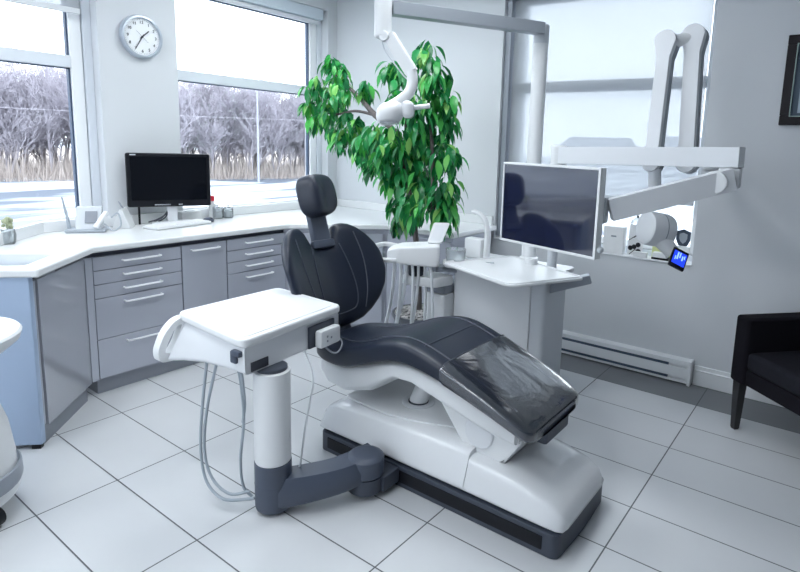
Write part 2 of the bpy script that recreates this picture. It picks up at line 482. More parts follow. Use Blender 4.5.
# added window behind the camera, unseen, to light the surfaces facing it
w4 = bpy.data.objects.new('added_window', None); COL.objects.link(w4); w4.location = (-2.05, YF-.08, W4[2]); w4['kind'] = 'structure'
bm = B(); ya, yb_ = YF-.12, YF-.05
for xa, xb in ((W4[0], W4[0]+.06), (-2.08, -2.02), (W4[1]-.06, W4[1])): add_box(bm, (xa, ya, W4[2]), (xb, yb_, W4[3]), .004)
for za, zb in ((W4[2], W4[2]+.06), (W4[3]-.06, W4[3])):
    for xa, xb in ((W4[0]+.06, -2.08), (-2.02, W4[1]-.06)): add_box(bm, (xa, ya, za), (xb, yb_, zb), .004)
obj('window_frame', bm, 'vinyl', w4)
for xa, xb in ((W4[0]+.05, -2.07), (-2.03, W4[1]-.05)): obj('pane', box((xa, ya+.03, W4[2]+.05), (xb, ya+.036, W4[3]-.05)), 'glass', w4, smooth=0)
# roller shades
def shade_left(w, drop, label):
    y0, y1, z0, z1 = w
    xm = X0-.045
    t = thing('roller_shade', label, 'window shade', (xm, (y0+y1)/2, z1))
    obj('cassette', box((X0-.08, y0+.012, z1-.095), (X0-.002, y1-.05, z1-.002), .008), 'cassette', t)
    zb = z1-.095-drop
    if drop > .06: obj('fabric', box((xm-.0012, y0+.03, zb), (xm, y1-.075, z1-.095)), 'shade_fabric', t, smooth=0)
    obj('hem_bar', box((xm-.012, y0+.03, zb-.035), (xm+.006, y1-.075, zb), .006), 'offwhite', t)
shade_left(W1, .29, 'white roller shade drawn a little way down at the leftmost window')
shade_left(W2, .002, 'white roller shade rolled right up above the dark computer screen')
t = thing('roller_shade', 'translucent roller shade drawn far down the window behind the x-ray arms', 'window shade', ((x0+x1)/2, Y1+.05, z1))
ys = Y1+.055
obj('cassette', box((x0+.03, ys-.04, z1-.085), (x1-.03, ys+.04, z1-.003), .008), 'mid_grey', t)
obj('fabric', box((x0+.06, ys-.0006, 1.165), (x1-.035, ys+.0006, z1-.085)), 'shade_fabric', t, smooth=0)
obj('hem_bar', box((x0+.06, ys-.008, 1.14), (x1-.035, ys+.008, 1.168), .005), 'pale_grey', t)
obj('side_channel', box((x0+.004, ys-.03, z0+.02), (x0+.05, ys+.03, z1-.09), .003), 'mid_grey', t)

# skirting board, heater
bm = B()
add_box(bm, (-.685, Y1-.016, 0), (XR, Y1, .095), .003); add_box(bm, (-.685, Y1-.011, .095), (XR, Y1, .13), .004); add_box(bm, (-.685, Y1-.02, .092), (XR, Y1, .103), .004)
struct('baseboard_back', bm, 'trim')
t = thing('baseboard_heater', 'long white electric baseboard heater on the floor below the shaded window', 'heater', (-1.4, Y1-.05, 0))
hx0, hx1 = -2.1, -.69
yb = Y1-.001
bm = B(); add_prism(bm, [(yb, .012), (yb-.05, .012), (yb-.05, .148), (yb-.035, .16), (yb, .16)], hx0, hx1-.02, frame=((0, 0, 0), (0, 1, 0), (0, 0, 1), (1, 0, 0)))
obj('housing', bm, 'trim', t)
obj('front_panel', box((hx0, yb-.068, .045), (hx1-.02, yb-.056, .112), .003), 'trim', t)
obj('hood', box((hx0, yb-.066, .128), (hx1-.02, yb-.0, .158), .004), 'trim', t)
bm = B(); add_box(bm, (hx0, yb-.0668, .112), (hx1-.14, yb-.0495, .1275)); add_box(bm, (hx0, yb-.0668, .0285), (hx1-.14, yb-.0495, .0445)); obj('vent_slot', bm, 'steel_grey', t)
obj('bottom_lip', box((hx0, yb-.064, .010), (hx1-.02, yb-.05, .028), .003), 'trim', t)
obj('end_cap', box((hx1-.021, yb-.072, .0), (hx1, yb, .163), .004), 'trim', t)

# added glowing ceiling panels, unseen, to brighten the room
for k, (x, y) in enumerate([(-3.0, .7), (-3.0, 2.6), (-1.6, .5), (-1.7, 2.3), (-1.1, -.9), (-2.6, -1.0)]):
    lab = ['above the diagonal sink end', 'above the plant side of the room', 'above the camera side of the sink', 'above the dental chair', 'above the camera', 'above the left front of the room'][k]
    t = thing('ceiling_fill_panel', 'added square white ceiling panel for fill light '+lab, 'fill light', (x, y, ZC), 'added ceiling fill panels')
    bm = B()
    for a, b in (((x-.32, y-.32), (x+.32, y-.29)), ((x-.32, y+.29), (x+.32, y+.32)), ((x-.32, y-.29), (x-.29, y+.29)), ((x+.29, y-.29), (x+.32, y+.29))):
        add_box(bm, (*a, ZC-.015), (*b, ZC-.0005), .002)
    obj('frame', bm, 'trim', t)
    obj('diffuser', box((x-.288, y-.288, ZC-.01), (x+.288, y+.288, ZC-.004)), 'fill_glow', t, smooth=0)

# ------------------------------------------------------------------ worktop and cabinets
R2 = math.sqrt(.5)
CF = V((-3.29, 1.365))      # front corner where the sink end turns off at 45 degrees
def st(s, q): return (CF.x+R2*s-R2*q, CF.y-R2*s-R2*q)     # along / into the sink end
SE = .565
HT, HB = .87, .832
BSX = X0+.004
outer = [tuple(CF), (-3.29, 2.69), (-2.78, 3.20), (-2.19, 3.20), (-2.19, Y1-.002), (BSX, Y1-.002), (BSX, 1.355), st(SE, .477), st(SE, 0)]
sink = [st(.19, .10), st(.475, .10), st(.475, .385), st(.19, .385)]
def plate_with_hole(bm, outer, hole, z0, z1):
    t = bmesh.new(); es = []
    for loop in (outer, hole):
        vs = [t.verts.new((x, y, z1)) for x, y in loop]
        es += [t.edges.new((vs[k], vs[(k+1) % len(vs)])) for k in range(len(vs))]
    r = bmesh.ops.triangle_fill(t, use_beauty=True, use_dissolve=False, edges=es)
    f = [g for g in r['geom'] if isinstance(g, bmesh.types.BMFace)]
    ex = bmesh.ops.extrude_face_region(t, geom=f)
    bmesh.ops.translate(t, verts=[g for g in ex['geom'] if isinstance(g, bmesh.types.BMVert)], vec=(0, 0, z0-z1))
    bmesh.ops.recalc_face_normals(t, faces=t.faces)
    merge(bm, t)
sk = rounded_poly(sink, .03, 4)
wt = thing('worktop', 'long white solid worktop with sink running below the windows over grey cabinets', 'countertop', (-3.6, 2.2, HB))
bm = B(); plate_with_hole(bm, outer, sk, HB, HT)
o = obj('countertop', bm, 'counter', wt, smooth=30)
bv = o.modifiers.new('round', 'BEVEL'); bv.width = .010; bv.segments = 3; bv.limit_method = 'ANGLE'; bv.angle_limit = math.radians(50)
# basin
bm = B(); n = len(sk); cx = sum(p[0] for p in sk)/n; cy = sum(p[1] for p in sk)/n
rings = []
for s, z in ((1.0, HT-.004), (.985, HB-.02), (.93, .71), (.85, .69), (.3, .684)):
    rings.append([V((cx+(x-cx)*s, cy+(y-cy)*s, z)) for x, y in sk])
vs = skin(bm, rings, cap=False); bm.faces.new(vs[-1])
o = obj('sink_basin', bm, 'sink', wt, smooth=40); so = o.modifiers.new('thick', 'SOLIDIFY'); so.thickness = .004; so.offset = 1
bm = B(); add_lathe(bm, [(.03, 0), (.03, .003), (.012, .003)], (cx, cy, .686), n=20); obj('drain', bm, 'chrome', wt)
# backsplash along both walls and the open sink end
bm = B()
add_box(bm, (BSX, 1.36, HT), (BSX+.02, Y1-.002, .938), .004)
add_box(bm, (BSX+.02, Y1-.022, HT), (-2.23, Y1-.002, .938), .004)
a, b = V((BSX, 1.355)), V(st(SE-.01, .477))
d = (b-a).normalized(); nn = V((d.y, -d.x))*-.02
if nn.dot(V((1, 1))) < 0: nn = -nn
add_prism(bm, [tuple(a), tuple(b), tuple(b+nn), tuple(a+nn)], HT, .938, .003)
obj('backsplash', bm, 'counter', wt)

def pull(bm, c, along, out, length, r=.0055, off=.028):
    """bow handle: bar with two returns; c on the front face"""
    a, n = V(along).normalized(), V(out).normalized(); c = V(c)
    p = [c-a*length/2, c-a*length/2+n*off*.8, c-a*(length/2-.012)+n*off, c+a*(length/2-.012)+n*off, c+a*length/2+n*off*.8, c+a*length/2]
    add_tube(bm, p, r, n=8, sub=1)

XF = -3.352       # cabinet carcass front; fronts stand proud of it
def cabinet(label, y0, y1, rows, door=False, group=None):
    t = thing('base_cabinet', label, 'cabinet', ((X0+XF)/2, (y0+y1)/2, 0), group)
    bm = B(); add_box(bm, (X0+.03, y0+.0015, .092), (XF, y1-.0015, HB-.003)); obj('body', bm, 'cab_dark', t, smooth=0)
    bm = B(); add_box(bm, (X0+.03, y0+.0005, 0), (XF-.012, y1-.0005, .092)); obj('toe_kick', bm, 'kick', t, smooth=0)
    for za, zb in rows:
        d = obj('door' if door else 'drawer', box((XF+.0005, y0+.004, za+.002), (XF+.021, y1-.004, zb-.002), .0015, 1), 'cab', t, loc=(XF, (y0+y1)/2, (za+zb)/2))
        bm = B(); pull(bm, (XF+.021, (y0+y1)/2+.01 if not door else (y0+y1)/2, zb-.036), (0, 1, 0), (1, 0, 0), .215 if not door else .19)
        obj('handle', bm, 'handle', d)
rowsA = [(.723, .803), (.643, .723), (.563, .643), (.326, .563), (.094, .326)]
cabinet('grey drawer cabinet of five drawers beside the diagonal sink cabinet', 1.372, 1.888, rowsA)
bm = B(); add_prism(bm, [(-3.352, 1.3725), (-3.333, 1.3725), (-3.327, 1.334), (-3.352, 1.322)], .092, .803); obj('filler_strip', bm, 'cab', bpy.data.objects['base_cabinet'], smooth=0)
cabinet('narrow grey cabinet with one tall door between two drawer cabinets', 1.888, 2.205, [(.094, .803)], True)
cabinet('grey drawer cabinet partly hidden behind the dental chair back', 2.205, 2.690, rowsA)
# sink end: diagonal glossy door cabinet and end panel with painted blue window light
DN = V((R2, R2, 0)); DA = V((R2, -R2, 0))
def s3(s, q, z): x, y = st(s, q); return V((x, y, z))
t = thing('base_cabinet', 'diagonal glossy grey sink cabinet with one door reflecting the drawers', 'cabinet', s3(.3, .25, 0))
def sbox(bm, s0, s1, q0, q1, z0, z1, r=0.):
    c = (s3(s0, q0, z0)+s3(s1, q1, z1))/2
    add_obox(bm, c, (DA, -DN, V((0, 0, 1))), (s1-s0, q1-q0, z1-z0), r)
bm = B()
sbox(bm, .02, .50, .075, .093, .092, .80); sbox(bm, .04, .50, .44, .455, .092, .80); sbox(bm, .04, .50, .093, .44, .092, .11); sbox(bm, .04, .055, .093, .44, .11, .80)
obj('body', bm, 'cab_dark', t, smooth=0)
bm = B(); sbox(bm, .03, .505, .066, .09, 0, .088); obj('toe_kick', bm, 'kick', t, smooth=0)
bm = B(); sbox(bm, .004, .472, .05, .0745, .088, .803, .002); obj('door', bm, 'cab_gloss', t)
bm = B(); sbox(bm, .482, .504, .058, .0745, .10, .80); obj('edge_strip', bm, 'cab', t, smooth=0)
t = thing('end_panel', 'side panel tinted with painted blue window light closing the sink end of the cabinets', 'cabinet panel', s3(.53, .25, 0))
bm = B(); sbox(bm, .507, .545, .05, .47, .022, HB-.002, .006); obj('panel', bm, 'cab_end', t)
bm = B()
for q in (.06, .40):
    bm = B(); sbox(bm, .512, .540, q, q+.04, 0, .022); obj('foot', bm, 'black', t, smooth=0)
# far corner cabinets: diagonal corner and the run along the far wall
t = thing('base_cabinet', 'pale grey corner cabinet behind the dental chair back', 'cabinet', (-3.4, 3.2, 0))
bm = B(); add_prism(bm, [(-3.352, 2.694), (-2.815, 3.23), (-2.815, 3.76), (-3.9, 3.76), (-3.9, 2.694)], .09, HB-.003); obj('body', bm, 'cab', t, smooth=0)
bm = B(); add_prism(bm, [(-3.40, 2.70), (-2.83, 3.27), (-2.83, 3.3), (-3.43, 2.72)], 0, .09); obj('toe_kick', bm, 'kick', t, smooth=0)
bm = B(); c = V((-3.0835, 2.9625, .445))+V((.0085, -.0085, 0)); add_obox(bm, c, ((R2, R2, 0), (R2, -R2, 0), (0, 0, 1)), (.70, .02, .71), .002); obj('door', bm, 'cab', t)
t = thing('base_cabinet', 'pale grey cabinet along the far wall behind the potted plant', 'cabinet', (-2.5, 3.5, 0))
bm = B(); add_box(bm, (-2.812, 3.232, .09), (-2.21, 3.72, HB-.003)); obj('body', bm, 'cab', t, smooth=0)
bm = B(); add_box(bm, (-2.81, 3.27, 0), (-2.212, 3.70, .09)); obj('toe_kick', bm, 'kick', t, smooth=0)
for a, b in ((-2.79, -2.51), (-2.505, -2.212)): obj('door', box((a, 3.211, .094), (b, 3.2315, .803), .002), 'cab', t)

# ------------------------------------------------------------------ things on the worktop
t = thing('computer_monitor', 'black flat computer monitor on the worktop below the wall clock', 'computer monitor', (-3.80, 2.07, HT))
mx = V((.488, .873, 0)).normalized(); my = V((.873, -.488, 0)).normalized(); up = V((0, 0, 1))   # width axis, facing axis
# monitor turned towards the room
MC = V((-3.79, 2.085, 1.175))
mx = V((.40, .92, 0)).normalized(); my = V((.92, -.40, 0)).normalized()
def mbox(bm, u0, u1, n0, n1, v0, v1, r=0.):
    c = MC+mx*(u0+u1)/2+my*(n0+n1)/2+up*(v0+v1)/2
    add_obox(bm, c, (mx, my, up), (u1-u0, n1-n0, v1-v0), r)
bm = B(); mbox(bm, -.262, .262, -.035, .0, -.182, .182, .012); obj('casing', bm, 'black', t)
bm = B(); mbox(bm, -.235, .235, -.002, .0015, -.135, .158); obj('screen', bm, 'screen', t, smooth=0)
bm = B(); mbox(bm, -.10, .0, 0, .002, -.171, -.163); obj('button_strip', bm, 'chrome', t)
bm = B(); mbox(bm, .05, .075, 0, .002, -.172, -.161); obj('power_button', bm, 'chrome', t)
bm = B(); mbox(bm, -.235, -.2, 0, .001, .166, .174); obj('badge', bm, 'pale_grey', t)
bm = B(); mbox(bm, -.02, .045, -.06, -.036, -.30, -.05, .006); obj('stand', bm, 'offwhite', t)
bm = B(); mbox(bm, -.12, .13, -.14, .005, -.3045, -.288, .007); obj('foot', bm, 'offwhite', t)
bm = B(); mbox(bm, -.20, -.186, -.05, -.036, -.3035, -.17, .003); obj('side_prop', bm, 'black', t)
bm = B()
for k in range(3):
    pts = [MC+mx*(-.14+.03*k)+my*-.045+up*(-.29), MC+mx*(-.09+.03*k)+my*-.04+up*(-.275+.01*k), MC+mx*(-.03+.01*k)+my*-.045+up*(-.24+.02*k), MC+mx*(.0)+my*-.05+up*(-.20+.02*k)]
    add_tube(bm, pts, .005, 6, 5)
obj('cable', bm, 'cable_dark', t)

kx = V((-.15, .985, 0)).normalized(); ky = V((.985, .15, 0)).normalized()
bm = B(); KC = V((-3.685, 2.075, HT))
add_obox(bm, KC+up*.011, (kx, ky, up), (.43, .15, .018), .008)
t = thing('keyboard', 'slim white keyboard lying before the black computer monitor', 'keyboard', KC)
obj('base', bm, 'white', t)
bm = B()
for r in range(5):
    for c in range(14): add_obox(bm, KC+kx*(-.188+.029*c)+ky*(-.052+.026*r)+up*.0215, (kx, ky, up), (.025, .022, .004))
obj('keys', bm, 'paper', t, smooth=0)
t = thing('mouse', 'dark computer mouse at the right end of the white keyboard', 'computer mouse', (-3.74, 2.335, HT))
bm = B(); add_lathe(bm, [(.001, 0), (.028, .001), (.033, .01), (.030, .022), (.018, .032), (.001, .035)], (-3.74, 2.335, HT), n=18)
bmesh.ops.scale(bm, vec=(1.5, 1, 1), verts=bm.verts, space=Matrix.Translation((3.74, -2.335, -HT))); obj('shell', bm, 'slate', t)
bm = B(); add_box(bm, (-3.715, 2.331, HT+.028), (-3.695, 2.339, HT+.034), .002); obj('wheel', bm, 'black', t)

t = thing('spray_bottle', 'slim white bottle with red cap just right of the computer monitor', 'bottle', (-3.87, 2.45, HT))
bm = B(); add_lathe(bm, [(.024, 0), (.026, .006), (.026, .10), (.012, .125), (.012, .135)], (-3.87, 2.45, HT), n=20); obj('bottle', bm, 'white', t)
bm = B(); add_lathe(bm, [(.016, .135), (.017, .14), (.017, .165), (.013, .172)], (-3.87, 2.45, HT), n=20); obj('cap', bm, 'red', t)
for (x, y, h, lab) in ((-3.845, 2.475, .085, 'small glass jar with chrome lid next to the red capped bottle'), (-3.84, 2.562, .08, 'small glass jar with chrome lid, the farther one from the monitor')):
    t = thing('glass_jar', lab, 'jar', (x, y, HT), 'glass jars by the monitor')
    bm = B(); add_lathe(bm, [(.036, 0), (.038, .004), (.038, h-.015), (.034, h-.006)], (x, y, HT), n=24); obj('jar', bm, 'jar_glass', t)
    bm = B(); add_lathe(bm, [(.037, h-.006), (.038, h), (.036, h+.008), (.008, h+.012), (.008, h+.02)], (x, y, HT), n=24); obj('lid', bm, 'chrome', t)
    bm = B(); add_lathe(bm, [(.030, .006), (.033, .02), (.03, h*.6), (.01, h*.66)], (x, y, HT), n=14); obj('cotton', bm, 'paper', t)
t = thing('tissue_box', 'low white tissue box behind the stand of the computer monitor', 'box', (-3.875, 2.30, HT))
obj('carton', box((-3.935, 2.21, HT), (-3.875, 2.365, HT+.065), .004), 'paper', t)
bm = B(); add_box(bm, (-3.92, 2.25, HT+.065), (-3.89, 2.32, HT+.067)); obj('opening', bm, 'ink_grey', t, smooth=0)

# cordless phone base, antenna, cord ; white tent sign
t = thing('telephone', 'pale grey desk telephone with upright antenna beside the first window', 'telephone', (-3.83, 1.56, HT))
px_, py_ = V((.55, .83, 0)).normalized(), V((.83, -.55, 0)).normalized()
PC = V((-3.835, 1.565, HT))
def pbox(bm, u0, u1, n0, n1, v0, v1, r=0.):
    add_obox(bm, PC+px_*(u0+u1)/2+py_*(n0+n1)/2+up*(v0+v1)/2, (px_, py_, up), (u1-u0, n1-n0, v1-v0), r)
bm = B(); pbox(bm, -.11, .11, -.06, .07, 0, .022, .01); obj('base', bm, 'phone_grey', t)
bm = B(); add_prism(bm, [(-.05, .02), (.055, .02), (-.005, .15), (-.045, .155)], -.055, .085, .006, frame=(PC, py_, up, px_)); obj('cradle', bm, 'pale_grey', t)
tl = (V((.055, .02))-V((-.005, .15))).normalized()
bm = B(); dd = (py_*(-.06)+up*.13).normalized(); nrm = (py_*.13+up*.06).normalized()
add_obox(bm, PC+py_*.028+up*.093+px_*.03, (px_, dd, nrm), (.065, .075, .006)); obj('display', bm, 'ink_grey', t, smooth=0)
bm = B(); add_bar(bm, PC+px_*.06+py_*.085+up*.035, PC+px_*.115+py_*.025+up*.125, .035, .02, .008); obj('handset', bm, 'white', t)
bm = B(); add_tube(bm, [PC+px_*-.095+py_*0+up*.01, PC+px_*-.105+up*.1, PC+px_*-.125+up*.215], [.011, .009, .005], 10, 3); obj('antenna', bm, 'phone_grey', t)
bm = B(); add_tube(bm, [PC+px_*.10+py_*.03+up*.05, PC+px_*.15+py_*.045+up*.008, PC+px_*.19+py_*.02+up*.04, PC+px_*.17+py_*-.02+up*.11, PC+px_*.13+py_*-.03+up*.08], .005, 8, 6); obj('cord', bm, 'phone_grey', t)
t = thing('tent_card', 'white folded tent card standing right of the desk telephone', 'card', (-3.86, 1.82, HT))
TC = V((-3.862, 1.80, HT))
bm = B(); add_prism(bm, [(-.055, 0), (.055, 0), (.008, .125), (-.008, .125)], -.075, .075, .003, frame=(TC, (.6, .8, 0), (0, 0, 1), (.8, -.6, 0))); obj('card', bm, 'white', t)
bm = B(); add_tube(bm, [TC+V((0, 0, .125)), TC+V((-.012, -.01, .15)), TC+V((-.02, -.018, .17))], [.006, .005, .004], 8, 3); obj('tab', bm, 'ink_grey', t)
# little flower vase at the picture's left edge
VB = V((-3.66, 1.10, HT))
t = thing('flower_vase', 'small glass vase of pale flowers on the worktop at the left edge', 'vase', VB)
bm = B(); add_lathe(bm, [(.026, 0), (.032, .01), (.036, .05), (.03, .075), (.033, .085)], VB, n=20); obj('vase', bm, 'jar_glass', t)
bm = B(); rv = random.Random(4)
for k in range(26):
    a = rv.uniform(0, 2*PI); r = rv.uniform(0, .032); c = VB+V((r*math.cos(a), r*math.sin(a), rv.uniform(.09, .14)))
    tb = bmesh.new(); bmesh.ops.create_icosphere(tb, subdivisions=1, radius=rv.uniform(.008, .015)); merge(bm, tb, Matrix.Translation(c))
obj('flowers', bm, 'green_soft', t)

# wall clock
CC = V((X0+.001, 2.015, 2.118))
t = thing('wall_clock', 'round grey rimmed wall clock with white face between the two windows', 'clock', CC)
bm = B(); add_lathe(bm, [(.136, 0), (.140, .01), (.139, .03), (.132, .042), (.122, .043), (.118, .026), (.116, .024)], CC, (1, 0, 0), 48); obj('rim', bm, 'clock_rim', t)
bm = B(); add_lathe(bm, [(.117, .022), (.117, .025)], CC, (1, 0, 0), 48); obj('face', bm, 'clock_face', t)
def clock_pt(ang, r, x=.027): return CC+V((x, r*math.sin(ang), r*math.cos(ang)))
def text_mesh(bm, body, size, o, ex, ey, ez, thick=.001):
    cu = bpy.data.curves.new('txt', 'FONT'); cu.body = body; cu.size = size; cu.align_x = 'CENTER'; cu.align_y = 'CENTER'; cu.extrude = thick
    ob = bpy.data.objects.new('txt', cu); COL.objects.link(ob)
    dg = bpy.context.evaluated_depsgraph_get(); me = ob.evaluated_get(dg).to_mesh()
    tb = bmesh.new(); tb.from_mesh(me); ob.evaluated_get(dg).to_mesh_clear()
    bpy.data.objects.remove(ob); bpy.data.curves.remove(cu)
    merge(bm, tb, Matrix(((ex[0], ey[0], ez[0], o[0]), (ex[1], ey[1], ez[1], o[1]), (ex[2], ey[2], ez[2], o[2]), (0, 0, 0, 1))))
bm = B()
for h in range(1, 13): text_mesh(bm, str(h), .027, clock_pt(h*PI/6, .092), (0, 1, 0), (0, 0, 1), (1, 0, 0))
obj('numerals', bm, 'ink', t, smooth=0)
bm = B()
for k in range(60): add_bar(bm, clock_pt(k*PI/30, .106), clock_pt(k*PI/30, .112 if k % 5 else .114), .0015, .0015)
obj('tick_marks', bm, 'ink_grey', t, smooth=0)
for ang, ln, w, nm in ((1.58*PI/6, .062, .007, 'hour_hand'), (35*PI/30, .092, .005, 'minute_hand')):
    bm = B(); add_bar(bm, clock_pt(ang, -.018, .031), clock_pt(ang, ln, .031), w, .0015, up=(1, 0, 0)); obj(nm, bm, 'ink', t, smooth=0)
bm = B(); add_bar(bm, clock_pt(22*PI/30, -.05, .034), clock_pt(22*PI/30, .05, .034), .0018, .001, up=(1, 0, 0)); obj('second_hand', bm, 'ink_grey', t, smooth=0)
bm = B(); add_lathe(bm, [(.006, .026), (.006, .036)], CC, (1, 0, 0), 16); obj('hub', bm, 'ink', t)

# framed picture
t = thing('framed_picture', 'picture in a dark wooden frame hung on the right part of the wall', 'picture', (-.1, Y1-.012, 1.89))
fx0, fx1, fz0, fz1 = -.38, .27, 1.645, 2.135; fy = Y1-.002
bm = B()
for lo, hi in (((fx0, fz0), (fx1, fz0+.052)), ((fx0, fz1-.052), (fx1, fz1)), ((fx0, fz0+.052), (fx0+.052, fz1-.052)), ((fx1-.052, fz0+.052), (fx1, fz1-.052))):
    add_box(bm, (lo[0], fy-.03, lo[1]), (hi[0], fy, hi[1]), .004)
obj('frame', bm, 'frame_wood', t)
bm = B(); a, b = .046, .052
for lo, hi in (((fx0+a, fz0+a), (fx1-a, fz0+b)), ((fx0+a, fz1-b), (fx1-a, fz1-a)), ((fx0+a, fz0+b), (fx0+b, fz1-b)), ((fx1-b, fz0+b), (fx1-a, fz1-b))):
    add_box(bm, (lo[0], fy-.0335, lo[1]), (hi[0], fy-.0285, hi[1]), .001)
obj('fillet', bm, 'frame_line', t)
obj('mount', box((fx0+.05, fy-.012, fz0+.05), (fx1-.05, fy-.004, fz1-.05)), 'mat_board', t, smooth=0)
obj('print', box((fx0+.083, fy-.015, fz0+.068), (fx1-.083, fy-.0125, fz1-.068)), 'picture', t, smooth=0)

# ------------------------------------------------------------------ dental chair
CY = 2.015
ch = thing('dental_chair', 'reclining dental chair with dark upholstery on a white base in mid floor', 'dental chair', (-1.33, CY, 0))
# plinth and casing
def se(c, e): return math.copysign(abs(c)**e, c)
bx0, bx1, by0, by1 = -1.94, -.705, 1.765, 2.24
CYB = (by0+by1)/2
pl = rounded_poly([(bx0, by0), (bx1, by0), (bx1+.012, CYB), (bx1, by1), (bx0, by1)], [.03, .035, .2, .035, .03])
bm = B(); add_prism(bm, pl, .0, .098, .006); obj('plinth', bm, 'plinth', ch)
bm = B(); add_box(bm, (bx0+.05, by0-.004, .024), (bx1-.06, by0+.01, .078), .003); add_box(bm, (bx0-.004, by0+.06, .024), (bx0+.01, by1-.06, .078), .003)
obj('recess_strip', bm, 'black', ch)
def section(x, ymid, w, z0, z1, n=28, e=.28, taper=1.):
    """rounded cross-section at x: half width w, bottom z0, top z1"""
    out = []
    for k in range(n):
        a = 2*PI*k/n+PI/n; c, s = math.cos(a), math.sin(a)
        y = se(c, e)*w; z = (z0+z1)/2+se(s, e)*(z1-z0)/2
        if s > 0: y *= taper
        out.append(V((x, ymid+y, z)))
    return out
rows = [(-1.945, .20, .105, .175), (-1.95, .245, .100, .19), (-1.93, .252, .098, .215), (-1.86, .254, .098, .243), (-1.6, .255, .098, .262), (-1.3, .255, .098, .268), (-1.115, .255, .098, .268)]
bm = B(); skin(bm, [section(x, CYB, w*.945, a, b, taper=.86) for x, w, a, b in rows]); obj('rear_casing', bm, 'white_gloss', ch, smooth=60)
rows = [(-1.113, .253, .098, .25), (-1.0, .253, .098, .242), (-.86, .253, .098, .222), (-.77, .250, .098, .198), (-.72, .242, .098, .168), (-.70, .225, .098, .14), (-.693, .19, .102, .118)]
bm = B(); skin(bm, [section(x, CYB, w*.945, a, b, taper=.88) for x, w, a, b in rows]); obj('front_casing', bm, 'white_gloss', ch, smooth=60)
# leaf-shaped cover plate with the lift rod rising through it
lf = rounded_poly([(-1.86, CY-.17), (-1.86, CY+.16), (-1.55, CY+.17), (-1.17, CY-.06), (-1.55, CY-.19)], [.05, .05, .1, .02, .12], 8)
bm = B(); add_prism(bm, lf, .262, .272, .003); obj('cover_plate', bm, 'white', ch)
bm = B(); add_lathe(bm, [(.078, .268), (.078, .276), (.066, .280), (.05, .276)], (-1.54, CY, 0), n=36); obj('rod_seal', bm, 'offwhite', ch)
bm = B(); add_lathe(bm, [(.048, .269), (.048, .282)], (-1.54, CY, 0), n=28); obj('rod_gap', bm, 'cable_dark', ch)
bm = B(); add_tube(bm, [(-1.545, CY, .272), (-1.44, CY, .50)], .042, 24, 1); obj('lift_rod', bm, 'white', ch)
# hinge block between base and legrest, profile in XZ
prof = rounded_poly([(-1.32, .43), (-1.18, .255), (-1.14, .21), (-.985, .235), (-.905, .36), (-.96, .43), (-1.14, .475)], [.05, .04, .01, .02, .03, .04, .05])
bm = B(); add_prism(bm, prof, CY-.165, CY+.165, .012, frame=((0, 0, 0), (1, 0, 0), (0, 0, 1), (0, 1, 0))); obj('hinge_block', bm, 'white', ch)
bm = B(); add_lathe(bm, [(.062, -.176), (.066, -.172), (.066, .172), (.062, .176)], (-1.10, CY, .335), (0, 1, 0), 32); obj('hinge_pin', bm, 'offwhite', ch)
# white under-shell following the cushion
rows = [(-2.035, .13, .41, .455), (-2.0, .19, .355, .455), (-1.93, .215, .318, .455), (-1.82, .225, .310, .455), (-1.67, .225, .35, .50), (-1.52, .225, .46, .54), (-1.42, .225, .465, .55), (-1.30, .222, .43, .532), (-1.15, .215, .385, .495), (-1.02, .205, .35, .452), (-.93, .19, .335, .42)]
bm = B(); skin(bm, [section(x, CY, w, a, b, e=.4) for x, w, a, b in rows]); obj('under_shell', bm, 'white', ch, smooth=60)
# seat and legrest cushion
SR = [(-2.075, .10, .455, .485), (-2.06, .15, .440, .505), (-2.02, .20, .435, .520), (-1.92, .245, .437, .530), (-1.80, .262, .445, .548), (-1.68, .268, .485, .590), (-1.58, .268, .525, .632), (-1.48, .266, .552, .656), (-1.40, .264, .556, .655), (-1.30, .260, .540, .630), (-1.20, .256, .513, .594), (-1.05, .250, .467, .535), (-.95, .246, .432, .492), (-.875, .236, .402, .457), (-.845, .214, .394, .438), (-.838, .17, .40, .426)]
def interp(rows, x):
    for a, b in zip(rows, rows[1:]):
        if a[0] <= x <= b[0]:
            f = (x-a[0])/(b[0]-a[0]); return [p*(1-f)+q*f for p, q in zip(a, b)]
    return rows[-1]
def smooth_rows(rows, sub=4):
    pts = spline([V((r[0], r[1], r[2])) for r in rows], sub); p2 = spline([V((r[0], r[3], 0)) for r in rows], sub)
    return [(a.x, a.y, a.z, b.y) for a, b in zip(pts, p2)]
SR2 = smooth_rows(SR)
def top_z(x, y, rows=SR2, e=.30):
    _, w, z0, z1 = interp(rows, x)
    c = min(1., abs(y)/w); 
    s = max(0., 1-c**(2/e))**.5
    return (z0+z1)/2+se(s, e)*(z1-z0)/2
bm = B(); skin(bm, [section(x, CY, w, a, b, n=40, e=.36) for x, w, a, b in SR2]); obj('seat_cushion', bm, 'leather', ch, smooth=70)
for sgn in (-1, 1):
    bm = B(); pts = []
    for k in range(26):
        x = -1.93+k*.04; f = k/25
        y = sgn*(.12+.07*math.sin(min(1, f*2.2)*PI/2)-.012*f)
        pts.append((x, CY+y, top_z(x, y, e=.36)+.0005))
    add_tube(bm, pts, .0045, 6, 1); obj('seam', bm, 'seam', ch)
bm = B(); pts = [(-1.36, CY+y, top_z(-1.36, y, e=.36)) for y in [-.2+.02*k for k in range(21)]]; add_tube(bm, pts, .0035, 6, 1); obj('seam', bm, 'seam', ch)
